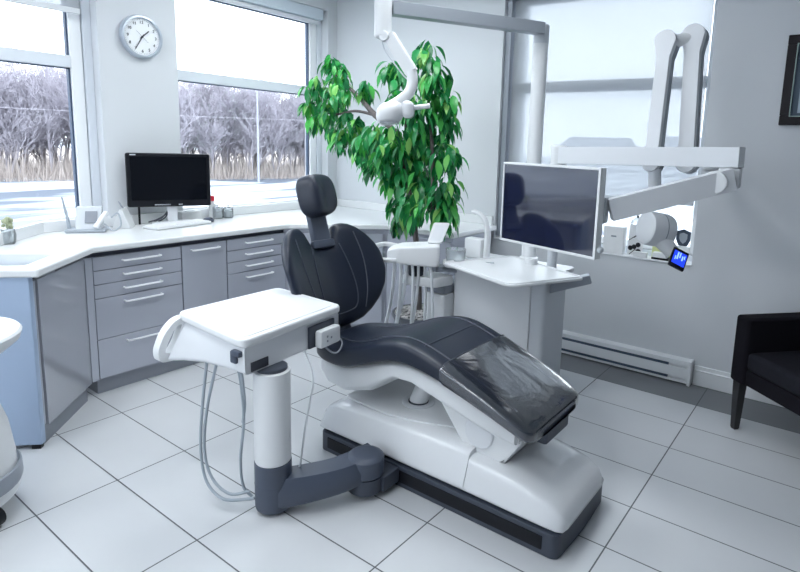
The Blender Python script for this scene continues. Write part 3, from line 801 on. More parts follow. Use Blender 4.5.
# clear plastic film over the foot end
FR = [(x, w+.006, z0-.004, z1+.006) for x, w, z0, z1 in SR2 if x > -1.235]
FR = [(-1.24, FR[0][1], FR[0][2]+.004, FR[0][3]+.004)]+FR+[(FR[-1][0]+.008, FR[-1][1]-.02, FR[-1][2]+.004, FR[-1][3]-.004)]
bm = B(); skin(bm, [section(x, CY, w, a, b, n=40, e=.36) for x, w, a, b in FR], cap=False); obj('foot_cover', bm, 'film', ch, smooth=70, label='clear plastic foot cover')
bm = B(); add_tube(bm, [(-1.238, CY+y, top_z(-1.238, y, e=.36)+.007) for y in [-.25+.0125*k for k in range(41)]], .002, 6, 1); obj('cover_hem', bm, 'seam', ch)
bm = B(); add_box(bm, (-.92, CY-.06, .315), (-.855, CY+.16, .40), .012); obj('foot_bumper', bm, 'plinth', ch)

# backrest: u across, v up the back, n towards the patient
BO = V((-2.065, CY+.02, .520)); bv_ = V((-.385, 0, .923)).normalized(); bu = V((0, 1, 0)); bn = V((.923, 0, .385)).normalized()
BW, BH = .33, .55
def lerp_tab(tab, s):
    for a, b in zip(tab, tab[1:]):
        if a[0] <= s <= b[0]:
            f = (s-a[0])/(b[0]-a[0]); f = f*f*(3-2*f) if len(a) > 2 else f
            return a[1]*(1-f)+b[1]*f
    return tab[-1][1]
TOP = [(0, .80), (.19, .80), (.25, .86), (.29, .955), (.38, .995), (.48, 1.0), (.60, .98), (.72, .93), (.84, .845), (.93, .74), (1.0, .60)]
BOT = [(0, .0), (.25, .005), (.45, .03), (.62, .085), (.78, .17), (.9, .28), (1.0, .45)]
def back_pt(s, q, side):
    a = abs(s); vt, vb = lerp_tab(TOP, a), lerp_tab(BOT, a)
    v = vb+(vt-vb)*q
    edge = max(0., 1-a**5)**.5*max(0., 1-abs(2*q-1)**6)**.5
    curve = .085*a**2-.02*(1-a)            # wings sweep forward
    bulge = .012*math.sin(PI*min(1, v*1.2)) 
    pad = .045 if side > 0 else -.05
    groove = 0
    return BO+bu*(s*BW)+bv_*(v*BH)+bn*(curve+bulge+pad*edge)
NS, NQ = 49, 25
bm = B(); grid = {}
for side in (1, -1):
    for i in range(NS):
        for j in range(NQ):
            s = math.sin((-1+2*i/(NS-1))*PI/2*.999)*1.0; q = .5-.5*math.cos(PI*j/(NQ-1))
            border = i in (0, NS-1) or j in (0, NQ-1)
            if side == -1 and border: grid[side, i, j] = grid[1, i, j]
            else: grid[side, i, j] = bm.verts.new(back_pt(s, q, side))
    for i in range(NS-1):
        for j in range(NQ-1):
            f = [grid[side, i, j], grid[side, i+1, j], grid[side, i+1, j+1], grid[side, i, j+1]]
            try: bm.faces.new(f if side > 0 else list(reversed(f)))
            except ValueError: pass
bmesh.ops.remove_doubles(bm, verts=bm.verts, dist=.0005)
backrest = obj('backrest', bm, 'leather', ch, smooth=75)
def back_front(u, v, lift=.001):
    s = u/BW; a = abs(s); vt, vb = lerp_tab(TOP, a), lerp_tab(BOT, a)
    q = min(.97, max(.03, (v-vb)/(vt-vb)))
    return back_pt(s, q, 1)+bn*lift
def seam_line(uv):
    bm = B(); add_tube(bm, [back_front(u, v) for u, v in [tuple(p.xy) for p in spline([V((a, b, 0)) for a, b in uv], 6)]], .0035, 6, 1)
    obj('seam', bm, 'seam', backrest)
seam_line([(-.095, .79), (-.115, .55), (-.12, .32), (-.10, .17), (-.05, .13), (.05, .13), (.10, .17), (.12, .32), (.115, .55), (.095, .79)])
seam_line([(-.20, .88), (-.205, .6), (-.185, .33), (-.15, .12)])
seam_line([(.20, .88), (.205, .6), (.185, .33), (.15, .12)])
# rear shell of the backrest, connecting post
bm = B(); add_bar(bm, BO+bv_*-.10+bn*-.03, BO+bv_*.22+bn*-.035, .15, .035, .012, up=bn); obj('back_support', bm, 'slate', ch)
# headrest bar and head pad
bm = B()
NB = BO+bv_*(.77*BH)
add_bar(bm, NB+bn*.012, NB+bv_*.245+bn*.018+bu*.015, .115, .04, .014, up=bn)
add_bar(bm, NB+bv_*.0+bn*.024, NB+bv_*.045+bn*.024, .15, .035, .012, up=bn)
obj('headrest_bar', bm, 'slate', ch)
HC = V((-2.275, CY+.035, 1.19)); hv = V((-.28, -.04, .954)).normalized(); hn = V((.93, .22, .28)); hn = (hn-hv*hn.dot(hv)).normalized(); hu = hv.cross(hn)
bm = B()
rings = []
for k in range(15):
    t_ = -1+2*k/14; tt = math.sin(t_*PI/2)
    s = max(.02, (1-abs(tt)**6))**.40*(1-.09*max(0, tt))
    ring = []
    for j in range(32):
        a = 2*PI*j/32; c, s2 = math.cos(a), math.sin(a)
        wid = .104*(1.05-.14*tt); hh = .114
        ring.append(HC+hn*(tt*.06+(.02*(se(c, .8))**2 if tt > 0 else 0)*s)+hu*(se(c, .62)*wid*s)+hv*(se(s2, .62)*hh*s))
    rings.append(ring)
skin(bm, rings); obj('headrest', bm, 'headleather', ch, smooth=70)

# ------------------------------------------------------------------ delivery unit on the near side
du = thing('dental_delivery_unit', 'white dental delivery unit with handle on a column in the foreground', 'dental unit', (-1.76, 1.355, 0))
bm = B()
ys0, ys1 = 1.205, 1.735
def quad_sec(x, y0b, y0t, y1b, zb, zt, k=0.):
    pts = rounded_poly([(y0b, zb), (y1b, zb), (y1b, zt), (y0t, zt)], [.02, .02, .008, .012], 4)
    return [V((x-k*(y-1.2), y, z)) for y, z in pts]
rings = [quad_sec(-1.726, 1.212, 1.208, 1.73, .617, .720, .125), quad_sec(-1.722, 1.202, 1.200, 1.735, .613, .720, .125), quad_sec(-1.85, 1.205, 1.212, 1.738, .605, .720, .10), quad_sec(-2.0, 1.20, 1.228, 1.742, .592, .720, .08), quad_sec(-2.11, 1.18, 1.238, 1.745, .578, .720, .06), quad_sec(-2.175, 1.150, 1.24, 1.745, .570, .720, .05)]
skin(bm, rings); obj('tray_body', bm, 'offwhite', du, smooth=50)
lid = rounded_poly([(-2.222, 1.225), (-1.708, 1.185), (-1.782, 1.755), (-2.242, 1.765)], .045, 6)
bm = B(); add_prism(bm, lid, .721, .755, .01, seg=3); obj('tray_top', bm, 'white', du)
bm = B(); add_prism(bm, rounded_poly([(-2.198, 1.25), (-1.738, 1.213), (-1.808, 1.728), (-2.212, 1.738)], .03, 6), .7545, .757, .001); obj('silicone_mat', bm, 'silicone', du)
def plate_hole3(bm, outer, hole, x0, x1):
    t = bmesh.new(); plate_with_hole(t, outer, hole, 0, x1-x0)
    merge(bm, t, Matrix(((0, 0, 1, x0), (1, 0, 0, 0), (0, 1, 0, 0), (0, 0, 0, 1))))
bm = B(); plate_hole3(bm, rounded_poly([(1.27, .738), (1.205, .738), (1.15, .69), (1.118, .615), (1.125, .568), (1.20, .562), (1.33, .566), (1.36, .60), (1.36, .72)], [.01, .04, .05, .04, .035, .02, .03, .03, .02], 5), rounded_poly([(1.228, .715), (1.195, .700), (1.160, .640), (1.148, .602), (1.172, .598), (1.205, .645)], [.015, .03, .03, .015, .02, .04], 5), -2.222, -2.178)
h_ = obj('handle', bm, 'white', du, smooth=35); hb_ = h_.modifiers.new('round', 'BEVEL'); hb_.width = .011; hb_.segments = 3; hb_.limit_method = 'ANGLE'; hb_.angle_limit = math.radians(50)
bm = B(); add_box(bm, (-1.80, 1.190, .650), (-1.765, 1.206, .698), .006); add_box(bm, (-1.785, 1.184, .683), (-1.735, 1.206, .706), .006); obj('latch', bm, 'slate', du)
fy_ = V((-.124, .992, 0)); fn_ = V((.992, .124, 0))      # along / out of the slanted right-hand face
def fbox(bm, y0, y1, n0, n1, z0, z1, r=0.):
    yc = (y0+y1)/2; p = V((-1.722-.125*(yc-1.2), yc, (z0+z1)/2))+fn_*(n0+n1)/2
    add_obox(bm, p, (fy_, -fn_, up), (y1-y0, n1-n0, z1-z0), r)
bm = B(); fbox(bm, 1.23, 1.315, -.003, .003, .619, .655, .002); obj('socket', bm, 'cable_dark', du)
bm = B(); fbox(bm, 1.535, 1.70, -.002, .008, .612, .708, .004); obj('socket_bracket', bm, 'plinth', du)
bm = B(); fbox(bm, 1.565, 1.695, .0085, .048, .610, .688, .012); obj('syringe_holder', bm, 'white', du)
bm = B()
for a, b in ((1.60, .654), (1.60, .634), (1.625, .644)): fbox(bm, a, a+.008, .0475, .0495, b, b+.008)
obj('button', bm, 'ink_grey', du, smooth=0)
CCX, CCY = -1.746, 1.338
bm = B(); add_lathe(bm, [(.069, .215), (.071, .22), (.071, .590), (.066, .594)], (CCX, CCY, 0), n=40); obj('column', bm, 'white', du)
bm = B(); add_lathe(bm, [(.058, .594), (.060, .596), (.060, .608), (.05, .611)], (CCX, CCY, 0), n=40); obj('column_collar', bm, 'plinth', du)
bm = B(); add_lathe(bm, [(.064, .012), (.070, .018), (.0725, .03), (.0725, .213), (.066, .2149)], (CCX, CCY, 0), n=40); add_lathe(bm, [(.0733, .121), (.0733, .124)], (CCX, CCY, 0), n=40); obj('column_foot', bm, 'slate', du)
# swing arm, thick bowed slab
bm = B()
path = spline([(CCX, CCY, 0), (-1.66, 1.42, 0), (-1.575, 1.545, 0), (-1.535, 1.70, 0)], 8)
rings = []
for i, p in enumerate(path):
    f = i/(len(path)-1); d = (path[min(i+1, len(path)-1)]-path[max(0, i-1)]).normalized(); n_ = V((-d.y, d.x, 0))
    w = .066*(1-f)+.07*f; zb = .025+.065*f; zt = .148+.032*f
    ring = [p+n_*a*w+V((0, 0, z)) for a, z in ((-1, zb+.015), (-.85, zb), (.85, zb), (1, zb+.015), (1, zt-.045), (.7, zt), (-.7, zt), (-1, zt-.045))]
    rings.append(ring)
skin(bm, rings); obj('swing_arm', bm, 'slate', du, smooth=35)
bm = B(); add_lathe(bm, [(.072, .095), (.078, .10), (.078, .17), (.07, .178), (.05, .186)], (-1.53, 1.645, 0), n=36); obj('arm_pivot', bm, 'slate', du)
bm = B(); add_lathe(bm, [(.07, .022), (.077, .03), (.077, .092), (.07, .0945)], (-1.53, 1.645, 0), n=36); add_box(bm, (-1.60, 1.66, .026), (-1.44, 1.7635, .094), .008); obj('base_link', bm, 'plinth', du)
# instrument hoses hanging in loops under the tray
def hose(pts, r=.006, m='hose', name='hose', p=du):
    bm = B(); add_tube(bm, pts, r, 8, 7); return obj(name, bm, m, p, smooth=60)
hose([(-1.99, 1.215, .60), (-2.01, 1.20, .40), (-2.015, 1.19, .22), (-1.97, 1.185, .10), (-1.88, 1.20, .055), (-1.80, 1.255, .060), (-1.765, 1.262, .075)])
hose([(-1.94, 1.225, .60), (-1.985, 1.205, .40), (-2.005, 1.20, .22), (-1.955, 1.20, .115), (-1.87, 1.22, .072), (-1.80, 1.265, .088)])
hose([(-1.83, 1.24, .625), (-1.80, 1.235, .56), (-1.80, 1.245, .40), (-1.835, 1.25, .22), (-1.835, 1.26, .10), (-1.80, 1.275, .06)])
hose([(-1.80, 1.235, .625), (-1.785, 1.235, .55), (-1.80, 1.25, .46), (-1.82, 1.255, .38)])
hose([(-1.79, 1.53, .625), (-1.715, 1.52, .52), (-1.705, 1.49, .40), (-1.71, 1.47, .30), (-1.70, 1.44, .18), (-1.69, 1.41, .12)], .004, 'hose_white')
hose([(-1.79, 1.62, .625), (-1.73, 1.63, .585), (-1.72, 1.665, .575), (-1.74, 1.71, .60), (-1.78, 1.715, .628)], .004, 'ink_grey')
bm = B()
for x in (-1.99, -1.94, -1.83, -1.80): add_lathe(bm, [(.010, 0), (.010, .02)], (x, 1.225 if x < -1.9 else 1.238, .598 if x < -1.9 else .618), n=12)
obj('hose_socket', bm, 'cable_dark', du)

# ------------------------------------------------------------------ cuspidor / water unit
cu = thing('cuspidor_unit', 'tall white cuspidor cabinet with white swivel tray beside the dental chair', 'dental unit', (-1.56, 2.9, 0))
cb = rounded_poly([(-1.865, 2.745), (-1.265, 2.745), (-1.265, 3.04), (-1.865, 3.04)], .03, 5)
bm = B(); add_prism(bm, rounded_poly([(-1.865, 2.745), (-1.35, 2.745), (-1.35, 3.04), (-1.865, 3.04)], [.03, .002, .002, .03], 5), .0, .765, .003); obj('body', bm, 'offwhite', cu)
bm = B(); add_prism(bm, rounded_poly([(-1.349, 2.748), (-1.265, 2.748), (-1.265, 3.04), (-1.349, 3.04)], [.002, .03, .03, .002], 5), 0, .765, .003); obj('side_column', bm, 'pale_grey', cu)
bm = B(); add_prism(bm, rounded_poly([(-1.95, 2.73), (-1.255, 2.73), (-1.255, 3.13), (-1.95, 3.13)], .04, 6), .766, .793, .008); obj('top_deck', bm, 'white', cu)
tr = rounded_poly([(-1.86, 2.61), (-1.285, 2.386), (-1.075, 2.81), (-1.64, 3.06)], [.03, .06, .03, .03], 6)
bm = B(); add_prism(bm, tr, .797, .812, .005); obj('swivel_tray', bm, 'white', cu)
tc_ = V((sum(p[0] for p in tr)/len(tr), sum(p[1] for p in tr)/len(tr)))
bm = B(); pts = [V((tc_.x+(x-tc_.x)*.95, tc_.y+(y-tc_.y)*.97, .813)) for x, y in tr]; add_tube(bm, pts+[pts[0]], .006, 6, 1); obj('tray_rim', bm, 'white', cu)
bm = B(); add_bar(bm, (-1.33, 2.80, .70), (-1.09, 2.93, .785), .06, .05, .008); obj('tray_bracket', bm, 'mid_grey', cu)
# cup filler
bm = B(); add_box(bm, (-1.872, 2.85, .793), (-1.74, 2.93, .805), .004); obj('cup_plate', bm, 'offwhite', cu)
bm = B(); add_box(bm, (-1.868, 2.855, .805), (-1.748, 2.925, .925), .012); obj('cup_holder', bm, 'white', cu)
bm = B(); add_tube(bm, [(-1.735, 2.90, .80), (-1.728, 2.895, .90), (-1.728, 2.89, .99), (-1.752, 2.88, 1.055), (-1.80, 2.87, 1.085), (-1.825, 2.865, 1.083)], [.026, .025, .023, .02, .017, .015], 14, 6, flat=.7); obj('filler_spout', bm, 'white', cu)
bm = B(); add_lathe(bm, [(.03, 0), (.034, .004), (.034, .05), (.030, .053)], (-1.45, 2.93, .793), n=24); obj('valve_cap', bm, 'white', cu)
bm = B(); add_tube(bm, [(-1.80, 2.80, .798), (-1.70, 2.79, .803), (-1.60, 2.76, .82)], .005, 8, 3); obj('suction_tip', bm, 'chrome', cu)
# left extension carrying the hose holders
bm = B(); add_prism(bm, rounded_poly([(-2.0, 2.66), (-1.867, 2.66), (-1.867, 2.95), (-2.0, 2.95)], .02, 4), .0, .60, .004); obj('side_cabinet', bm, 'white', cu)
bm = B(); add_prism(bm, rounded_poly([(-2.09, 2.52), (-1.87, 2.58), (-1.84, 2.735), (-2.0, 2.735), (-2.10, 2.64)], .04, 5), .655, .715, .012); obj('lower_shelf', bm, 'white', cu)
bm = B(); add_box(bm, (-2.0, 2.67, .602), (-1.87, 2.93, .654), .006); obj('shelf_neck', bm, 'mid_grey', cu)

# assistant's instrument console
AC = V((-2.03, 2.53, 0))
ac = thing('assistant_console', 'small white suction console with looped handle and hoses behind the chair back', 'dental unit', (-2.03, 2.55, .75))
cd = V((.77, -.0, 0)); 
e1 = V((.82, .57, 0)).normalized(); e2 = V((-.57, .82, 0)).normalized()
fr = (V((-2.010, 2.570, 0)), e1, e2, V((0, 0, 1)))
bm = B()
def csec(x, w, z0, z1):
    return [fr[0]+e1*x+e2*y+V((0, 0, z)) for y, z in rounded_poly([(-w, z0), (w, z0), (w*.9, z1), (-w*.9, z1)], .014, 4)]
skin(bm, [csec(-.165, .06, .825, .862), csec(-.15, .082, .812, .878), csec(-.09, .098, .798, .893), csec(.0, .102, .79, .90), csec(.11, .104, .785, .906), csec(.128, .102, .786, .905), csec(.134, .095, .792, .90)])
obj('console_body', bm, 'white', ac, smooth=50)
bm = B()
ap = lambda x, y, z: fr[0]+e1*x+e2*y+V((0, 0, z))
add_tube(bm, [ap(-.10, .07, .87), ap(-.19, .05, .885), ap(-.255, .0, .872), ap(-.262, -.05, .845), ap(-.21, -.085, .822), ap(-.11, -.09, .815)], .014, 10, 6); obj('handle', bm, 'white', ac)
pu = (up*.86+e2*.5).normalized(); pz = e1.cross(pu); c = ap(.115, .04, .962)
bm = B(); add_prism(bm, rounded_poly([(-.055, -.065), (.03, -.065), (.075, .065), (-.02, .065)], .012, 4), -.008, .008, .003, frame=(c, e1, pu, pz)); obj('control_pad', bm, 'white', ac)
bm = B(); add_prism(bm, [(-.038, -.048), (.022, -.048), (.056, .048), (-.008, .048)], .008, .0095, frame=(c, e1, pu, pz)); obj('pad_screen', bm, 'offwhite', ac, smooth=0)
bm = B(); add_lathe(bm, [(.05, .0), (.055, .004), (.06, .075), (.057, .078)], ap(.23, .02, .80), n=28); obj('clear_cup', bm, 'clear', ac)
bm = B(); add_lathe(bm, [(.062, .77), (.066, .775), (.066, .798), (.06, .8)], ap(.23, .02, 0), n=28); obj('cup_base', bm, 'white', ac)
bm = B(); add_bar(bm, ap(.10, .02, .752), ap(.23, .10, .752), .07, .035, .01); add_bar(bm, ap(.2, .06, .735), ap(.24, .14, .735), .09, .02, .008); obj('mount_arm', bm, 'mid_grey', ac)
bm = B(); add_lathe(bm, [(.04, .715), (.044, .72), (.044, .778)], ap(.0, .0, 0), n=20); obj('holder_block', bm, 'cable_dark', ac)
for k in range(7):
    x = -.12+.034*k; y = -.06+.02*(k % 3)
    bm = B(); sw = (-.02, .01, -.03, .03, .0, .04, .06)[k]
    add_tube(bm, [ap(x, y, .80), ap(x+sw*.2, y, .70), ap(x-.01+sw*.5, y+.01, .55), ap(x-.03+sw, y+.03, .40), ap(x-.03+sw*1.4, y+.06, .25), ap(x+.04+sw, y+.09, .12)], .011 if k < 3 else .0085, 9, 5)
    obj('hose', bm, 'hose_white', ac, smooth=60)

# ------------------------------------------------------------------ operating light on its post
ol = thing('operating_light', 'white dental operating light on a tall post with horizontal arm overhead', 'dental lamp', (-1.532, 3.06, .793))
bm = B(); add_tube(bm, [(-1.532, 3.06, .7935), (-1.532, 3.06, 2.085)], .043, 28, 1); add_lathe(bm, [(.055, .7935), (.055, .82), (.043, .828)], (-1.532, 3.06, 0), n=28); obj('post', bm, 'white', ol)
bm = B(); add_lathe(bm, [(.0435, 2.06), (.0445, 2.065), (.0445, 2.158), (.036, 2.166), (.001, 2.167)], (-1.532, 3.06, 0), n=28); obj('post_cap', bm, 'pale_grey', ol)
bm = B(); add_bar(bm, (-1.512, 3.02, 2.134), (-1.95, 2.245, 2.134), .07, .062, .002); obj('boom_arm', bm, 'arm_grey', ol)
bm = B(); add_lathe(bm, [(.030, 1.985), (.041, 1.993), (.043, 2.0), (.043, 2.165), (.034, 2.178), (.001, 2.18)], (-1.97, 2.205, 0), n=28); obj('boom_joint', bm, 'white', ol)
bm = B(); add_bar(bm, (-1.935, 2.208, 2.0), (-1.818, 2.253, 1.82), .045, .062, .006, up=(.6, .2, .6)); obj('spring_arm', bm, 'white', ol)
bm = B(); add_lathe(bm, [(.022, -.034), (.025, -.03), (.025, .03), (.022, .034)], (-1.95, 2.205, 1.992), (-.35, .93, 0), 20); obj('elbow', bm, 'white', ol)
hose([(-1.965, 2.19, 1.985), (-1.945, 2.19, 1.93), (-1.895, 2.205, 1.865), (-1.845, 2.23, 1.80), (-1.82, 2.24, 1.785)], .004, 'pale_grey', 'cable', ol)
bm = B(); add_tube(bm, [(-1.82, 2.252, 1.825), (-1.812, 2.25, 1.775), (-1.818, 2.235, 1.725), (-1.845, 2.205, 1.685), (-1.885, 2.17, 1.65)], [.027, .027, .027, .028, .028], 18, 7); obj('neck', bm, 'white', ol)
bm = B()
LC = V((-1.885, 2.172, 1.632)); l1 = V((.83, .56, 0)).normalized(); l2 = V((-.56, .83, 0)).normalized()
rings = []
for k in range(13):
    tt = math.sin((-1+2*k/12)*PI/2); s = max(.03, 1-abs(tt)**3)**.5
    rings.append([LC+l1*(tt*.068)+l2*(math.cos(2*PI*j/24)*.085*s)+up*(se(math.sin(2*PI*j/24), .8)*.058*s-.012*(1-tt)) for j in range(24)])
skin(bm, rings); obj('lamp_head', bm, 'white', ol, smooth=60)
bm = B(); add_obox(bm, LC+l1*.088+up*.008, (l1, l2, up), (.06, .10, .085), .025, 4); obj('lamp_housing', bm, 'white_gloss', ol)
bm = B(); add_tube(bm, [LC+l1*.11+up*.018, LC+l1*.195+up*.03], [.013, .012], 14, 1); obj('lamp_handle', bm, 'white', ol)
bm = B(); add_obox(bm, LC+up*-.058+l2*-.02, (l1, l2, up), (.085, .10, .012), .005); obj('lens', bm, 'clear', ol)

# ------------------------------------------------------------------ monitor arm and patient screen
ma = thing('monitor_arm', 'white two part monitor arm with long horizontal bar behind the patient screen', 'monitor arm', (-1.345, 2.985, .793))
bm = B(); add_tube(bm, [(-1.345, 2.985, .7935), (-1.345, 2.985, 1.40)], .028, 24, 1); obj('arm_post', bm, 'pale_grey', ma)
bm = B(); add_lathe(bm, [(.04, 1.375), (.043, 1.38), (.043, 1.485), (.035, 1.492)], (-1.345, 2.985, 0), n=28); obj('post_head', bm, 'white', ma)
bm = B(); add_bar(bm, (-1.345, 2.985, 1.438), (-.405, 2.815, 1.462), .075, .09, .003); obj('upper_arm', bm, 'offwhite', ma)
bm = B(); add_box(bm, (-.490, 2.790, 1.325), (-.402, 2.856, 1.416), .008); obj('elbow_block', bm, 'offwhite', ma)
bm = B(); add_bar(bm, (-.425, 2.765, 1.368), (-.86, 2.485, 1.213), .055, .098, .003); obj('lower_arm', bm, 'offwhite', ma)
bm = B(); add_lathe(bm, [(.044, -.047), (.05, -.043), (.05, .043), (.044, .047)], (-.485, 2.745, 1.352), (0, 1, 0), 28); obj('elbow_joint', bm, 'white', ma)
bm = B(); add_bar(bm, (-.87, 2.487, 1.21), (-.985, 2.475, 1.21), .06, .12, .01); obj('screen_mount', bm, 'pale_grey', ma)
# screen
pm = thing('patient_monitor', 'large white framed flat screen with dark display on a monitor arm', 'monitor', (-1.15, 2.45, 1.2))
q1 = V((-.87, 2.375, 0))-V((-1.44, 2.54, 0)); pw = q1.length; qx = q1.normalized(); qn = V((qx.y, -qx.x, 0)); PMC = V((-1.155, 2.4575, 1.2))
def qbox(bm, u0, u1, n0, n1, v0, v1, r=0.):
    add_obox(bm, PMC+qx*(u0+u1)/2+qn*(n0+n1)/2+up*(v0+v1)/2, (qx, qn, up), (u1-u0, n1-n0, v1-v0), r)
hw, hh = pw/2, .2
bm = B(); qbox(bm, -hw, hw, -.04, -.006, -hh, hh, .006)
for a in ((-hw, hw, hh-.011, hh), (-hw, hw, -hh, -hh+.012), (-hw, -hw+.010, -hh+.012, hh-.011), (hw-.013, hw, -hh+.012, hh-.011)):
    qbox(bm, a[0], a[1], -.008, .003, a[2], a[3], .002)
obj('casing', bm, 'white', pm)
bm = B()
for a in ((-hw+.010, hw-.013, hh-.026, hh-.011), (-hw+.010, hw-.013, -hh+.012, -hh+.038), (-hw+.010, -hw+.03, -hh+.038, hh-.026), (hw-.03, hw-.013, -hh+.038, hh-.026)):
    qbox(bm, a[0], a[1], -.0065, -.0005, a[2], a[3])
obj('bezel', bm, 'screen_navy', pm, smooth=0)
bm = B(); qbox(bm, -hw+.03, hw-.03, -.0065, -.0015, -hh+.038, hh-.026); obj('display', bm, 'screen_navy', pm, smooth=0)
bm = B(); add_lathe(bm, [(.012, 0), (.014, .004), (.014, .016), (.01, .02)], PMC+qx*hw+qn*-.02+up*-.155, qx, 16); obj('knob', bm, 'pale_grey', pm)

# ------------------------------------------------------------------ x-ray unit on the far wall
xr = thing('dental_xray_unit', 'white wall mounted dental x-ray unit with two upright arms and round head', 'x-ray unit', (-.74, 3.2, 1.4))
def slab(bm, a, b, w0, w1, th, fn, shaft=.9, off=0.):
    """flat tapering arm with round ends; fn = facing normal"""
    a, b = V(a), V(b); d = (b-a).normalized(); n_ = V(fn).normalized(); n_ = (n_-d*n_.dot(d)).normalized(); s = d.cross(n_); L_ = (b-a).length
    poly = []
    for k in range(15):
        t_ = PI/2+PI*k/14; poly.append((math.cos(t_)*w0, math.sin(t_)*w0))
    for k in range(15):
        t_ = -PI/2+PI*k/14; poly.append((L_+math.cos(t_)*w1, math.sin(t_)*w1))
    ws = min(w0, w1)*shaft
    poly[15:15] = [(w0*1.5, -ws)]+[(L_-w1*1.5, -ws)]; poly += [(L_-w1*1.5, ws), (w0*1.5, ws)]
    add_prism(bm, poly, off-th/2, off+th/2, .004, frame=(a, d, s, n_))
xn = V((-.06, -1, 0)).normalized()
for nm, pa, pb, wa, wb in (('front_upright_arm', (-.865, 3.165, 2.035), (-.852, 3.05, 1.41), .056, .044), ('rear_upright_arm', (-.745, 3.225, 2.065), (-.705, 3.15, 1.42), .058, .050)):
    bm = B(); slab(bm, pa, pb, wa, wb, .04, xn, .78, .015); arm_ = obj(nm, bm, 'offwhite', xr)
    bm = B(); slab(bm, pa, pb, wa, wb, .05, xn, .78, -.031); obj('rear_cover', bm, 'mid_grey', arm_)
bm = B(); add_tube(bm, [(-.84, 3.172, 2.04), (-.765, 3.22, 2.055)], .032, 18, 1); obj('shoulder_link', bm, 'white', xr)
bm = B(); add_bar(bm, (-.702, 3.22, 1.43), (-.702, 3.79, 1.43), .06, .06, .012); add_box(bm, (-.755, 3.785, 1.375), (-.655, 3.809, 1.475), .006); obj('wall_bracket', bm, 'offwhite', xr)
bm = B(); add_tube(bm, [(-.835, 3.045, 1.385), (-.818, 3.045, 1.18)], .032, 20, 1); obj('yoke_stem', bm, 'offwhite', xr)
DC = V((-.792, 3.04, 1.075)); dax = V((-.64, -.74, .16)).normalized()
bm = B(); add_lathe(bm, [(.01, .080), (.074, .078), (.085, .071), (.088, .055), (.089, .03), (.089, .0)], DC, dax, 40); obj('tube_head', bm, 'offwhite', xr)
bm = B(); add_lathe(bm, [(.089, -.008), (.089, -.035), (.082, -.058), (.062, -.070), (.01, -.074)], DC, dax, 40); obj('rear_cap', bm, 'offwhite', xr)
bm = B(); add_lathe(bm, [(.086, -.0085), (.086, .0005)], DC, dax, 40); obj('head_ring', bm, 'mid_grey', xr)
bm = B(); add_tube(bm, [(-.765, 3.02, 1.03), (-.70, 3.02, .965)], [.046, .036], 20, 1); obj('aiming_cone', bm, 'white', xr)
# blue lit control display
k1 = V((.78, .38, -.5)).normalized(); kz = V((-.45, -.60, .66)); kz = (kz-k1*kz.dot(k1)).normalized(); k2 = kz.cross(k1)
k2 = V((.40, .16, .9)); k2 = (k2-kz*k2.dot(kz)).normalized(); k1 = k2.cross(kz).normalized()
KD = V((-.664, 2.985, .945))
bm = B(); add_obox(bm, KD, (k1, k2, kz), (.085, .108, .018), .006); obj('control_display', bm, 'black', xr)
bm = B(); add_obox(bm, KD+kz*.0095, (k1, k2, kz), (.068, .072, .002)); obj('lit_panel', bm, 'lcd_blue', xr, smooth=0)
bm = B()
for a, b, w, h in ((-.012, .012, .008, .04), (.0, .018, .006, .03), (.014, .006, .007, .026), (.024, .015, .005, .02), (-.022, -.004, .005, .022)): add_obox(bm, KD+kz*.011+k1*a+k2*b, (k1, k2, kz), (w, h, .001))
obj('lit_graph', bm, 'lcd_pale', xr, smooth=0)

# ------------------------------------------------------------------ things on the window sill
SZ = W3[2]+.0125
t = thing('carton', 'white carton with a small printed mark on the sill left of the x-ray head', 'box', (-1.24, 3.86, SZ))
obj('carton_body', box((-1.345, 3.80, SZ), (-1.205, 3.862, SZ+.185), .004), 'paper', t)
bm = B(); add_box(bm, (-1.29, 3.7985, SZ+.115), (-1.255, 3.8, SZ+.125)); obj('printed_mark', bm, 'ink_grey', t, smooth=0)
t = thing('paper_card', 'upright white paper card with dark sketch marks just left of the x-ray head', 'card', (-1.135, 3.85, SZ))
bm = B(); add_obox(bm, (-1.135, 3.845, SZ+.105), ((1, 0, 0), (0, .12, .99), (0, -.99, .12)), (.10, .21, .004)); obj('card', bm, 'paper', t, smooth=0)
bm = B(); rv = random.Random(9)
for (a, z, w, h) in ((-1.165, .05, .02, .03), (-1.14, .06, .025, .03), (-1.115, .075, .03, .03), (-1.155, .12, .05, .008), (-1.125, .14, .05, .008), (-1.15, .025, .04, .012), (-1.11, .03, .02, .035)):
    add_lathe(bm, [(h*.55, .0), (h*.55, .001), (h*.30, .001), (h*.30, .0)], (a, 3.8375+.12*(z-.105), SZ+z), (0, -1, 0), 10) if h > .02 else add_bar(bm, (a-w/2, 3.84+.12*(z-.105), SZ+z-.02), (a+w/2, 3.84+.12*(z-.105), SZ+z+.02), .004, .004)
obj('sketch_marks', bm, 'ink', t, smooth=0)
t = thing('dome_lens', 'small translucent dome above the sketched card under the monitor arm', 'sensor', (-1.135, 3.84, SZ+.211))
bm = B(); add_lathe(bm, [(.042, 0), (.044, .006), (.036, .03), (.016, .042), (.001, .044)], (-1.135, 3.845, SZ+.212), n=24); obj('dome', bm, 'clear', t)
bm = B(); add_lathe(bm, [(.008, .044), (.009, .05), (.006, .06)], (-1.135, 3.845, SZ+.212), n=12); obj('tip', bm, 'ink', t)
t = thing('sticky_note', 'yellow green note pad standing on the sill below the x-ray head', 'note', (-.98, 3.84, SZ))
obj('pad', box((-1.03, 3.865, SZ), (-.91, 3.905, SZ+.085), .002), 'sticky', t)
t = thing('small_box', 'low white box on the sill between the carton and the black edged box', 'box', (-1.09, 3.81, SZ))
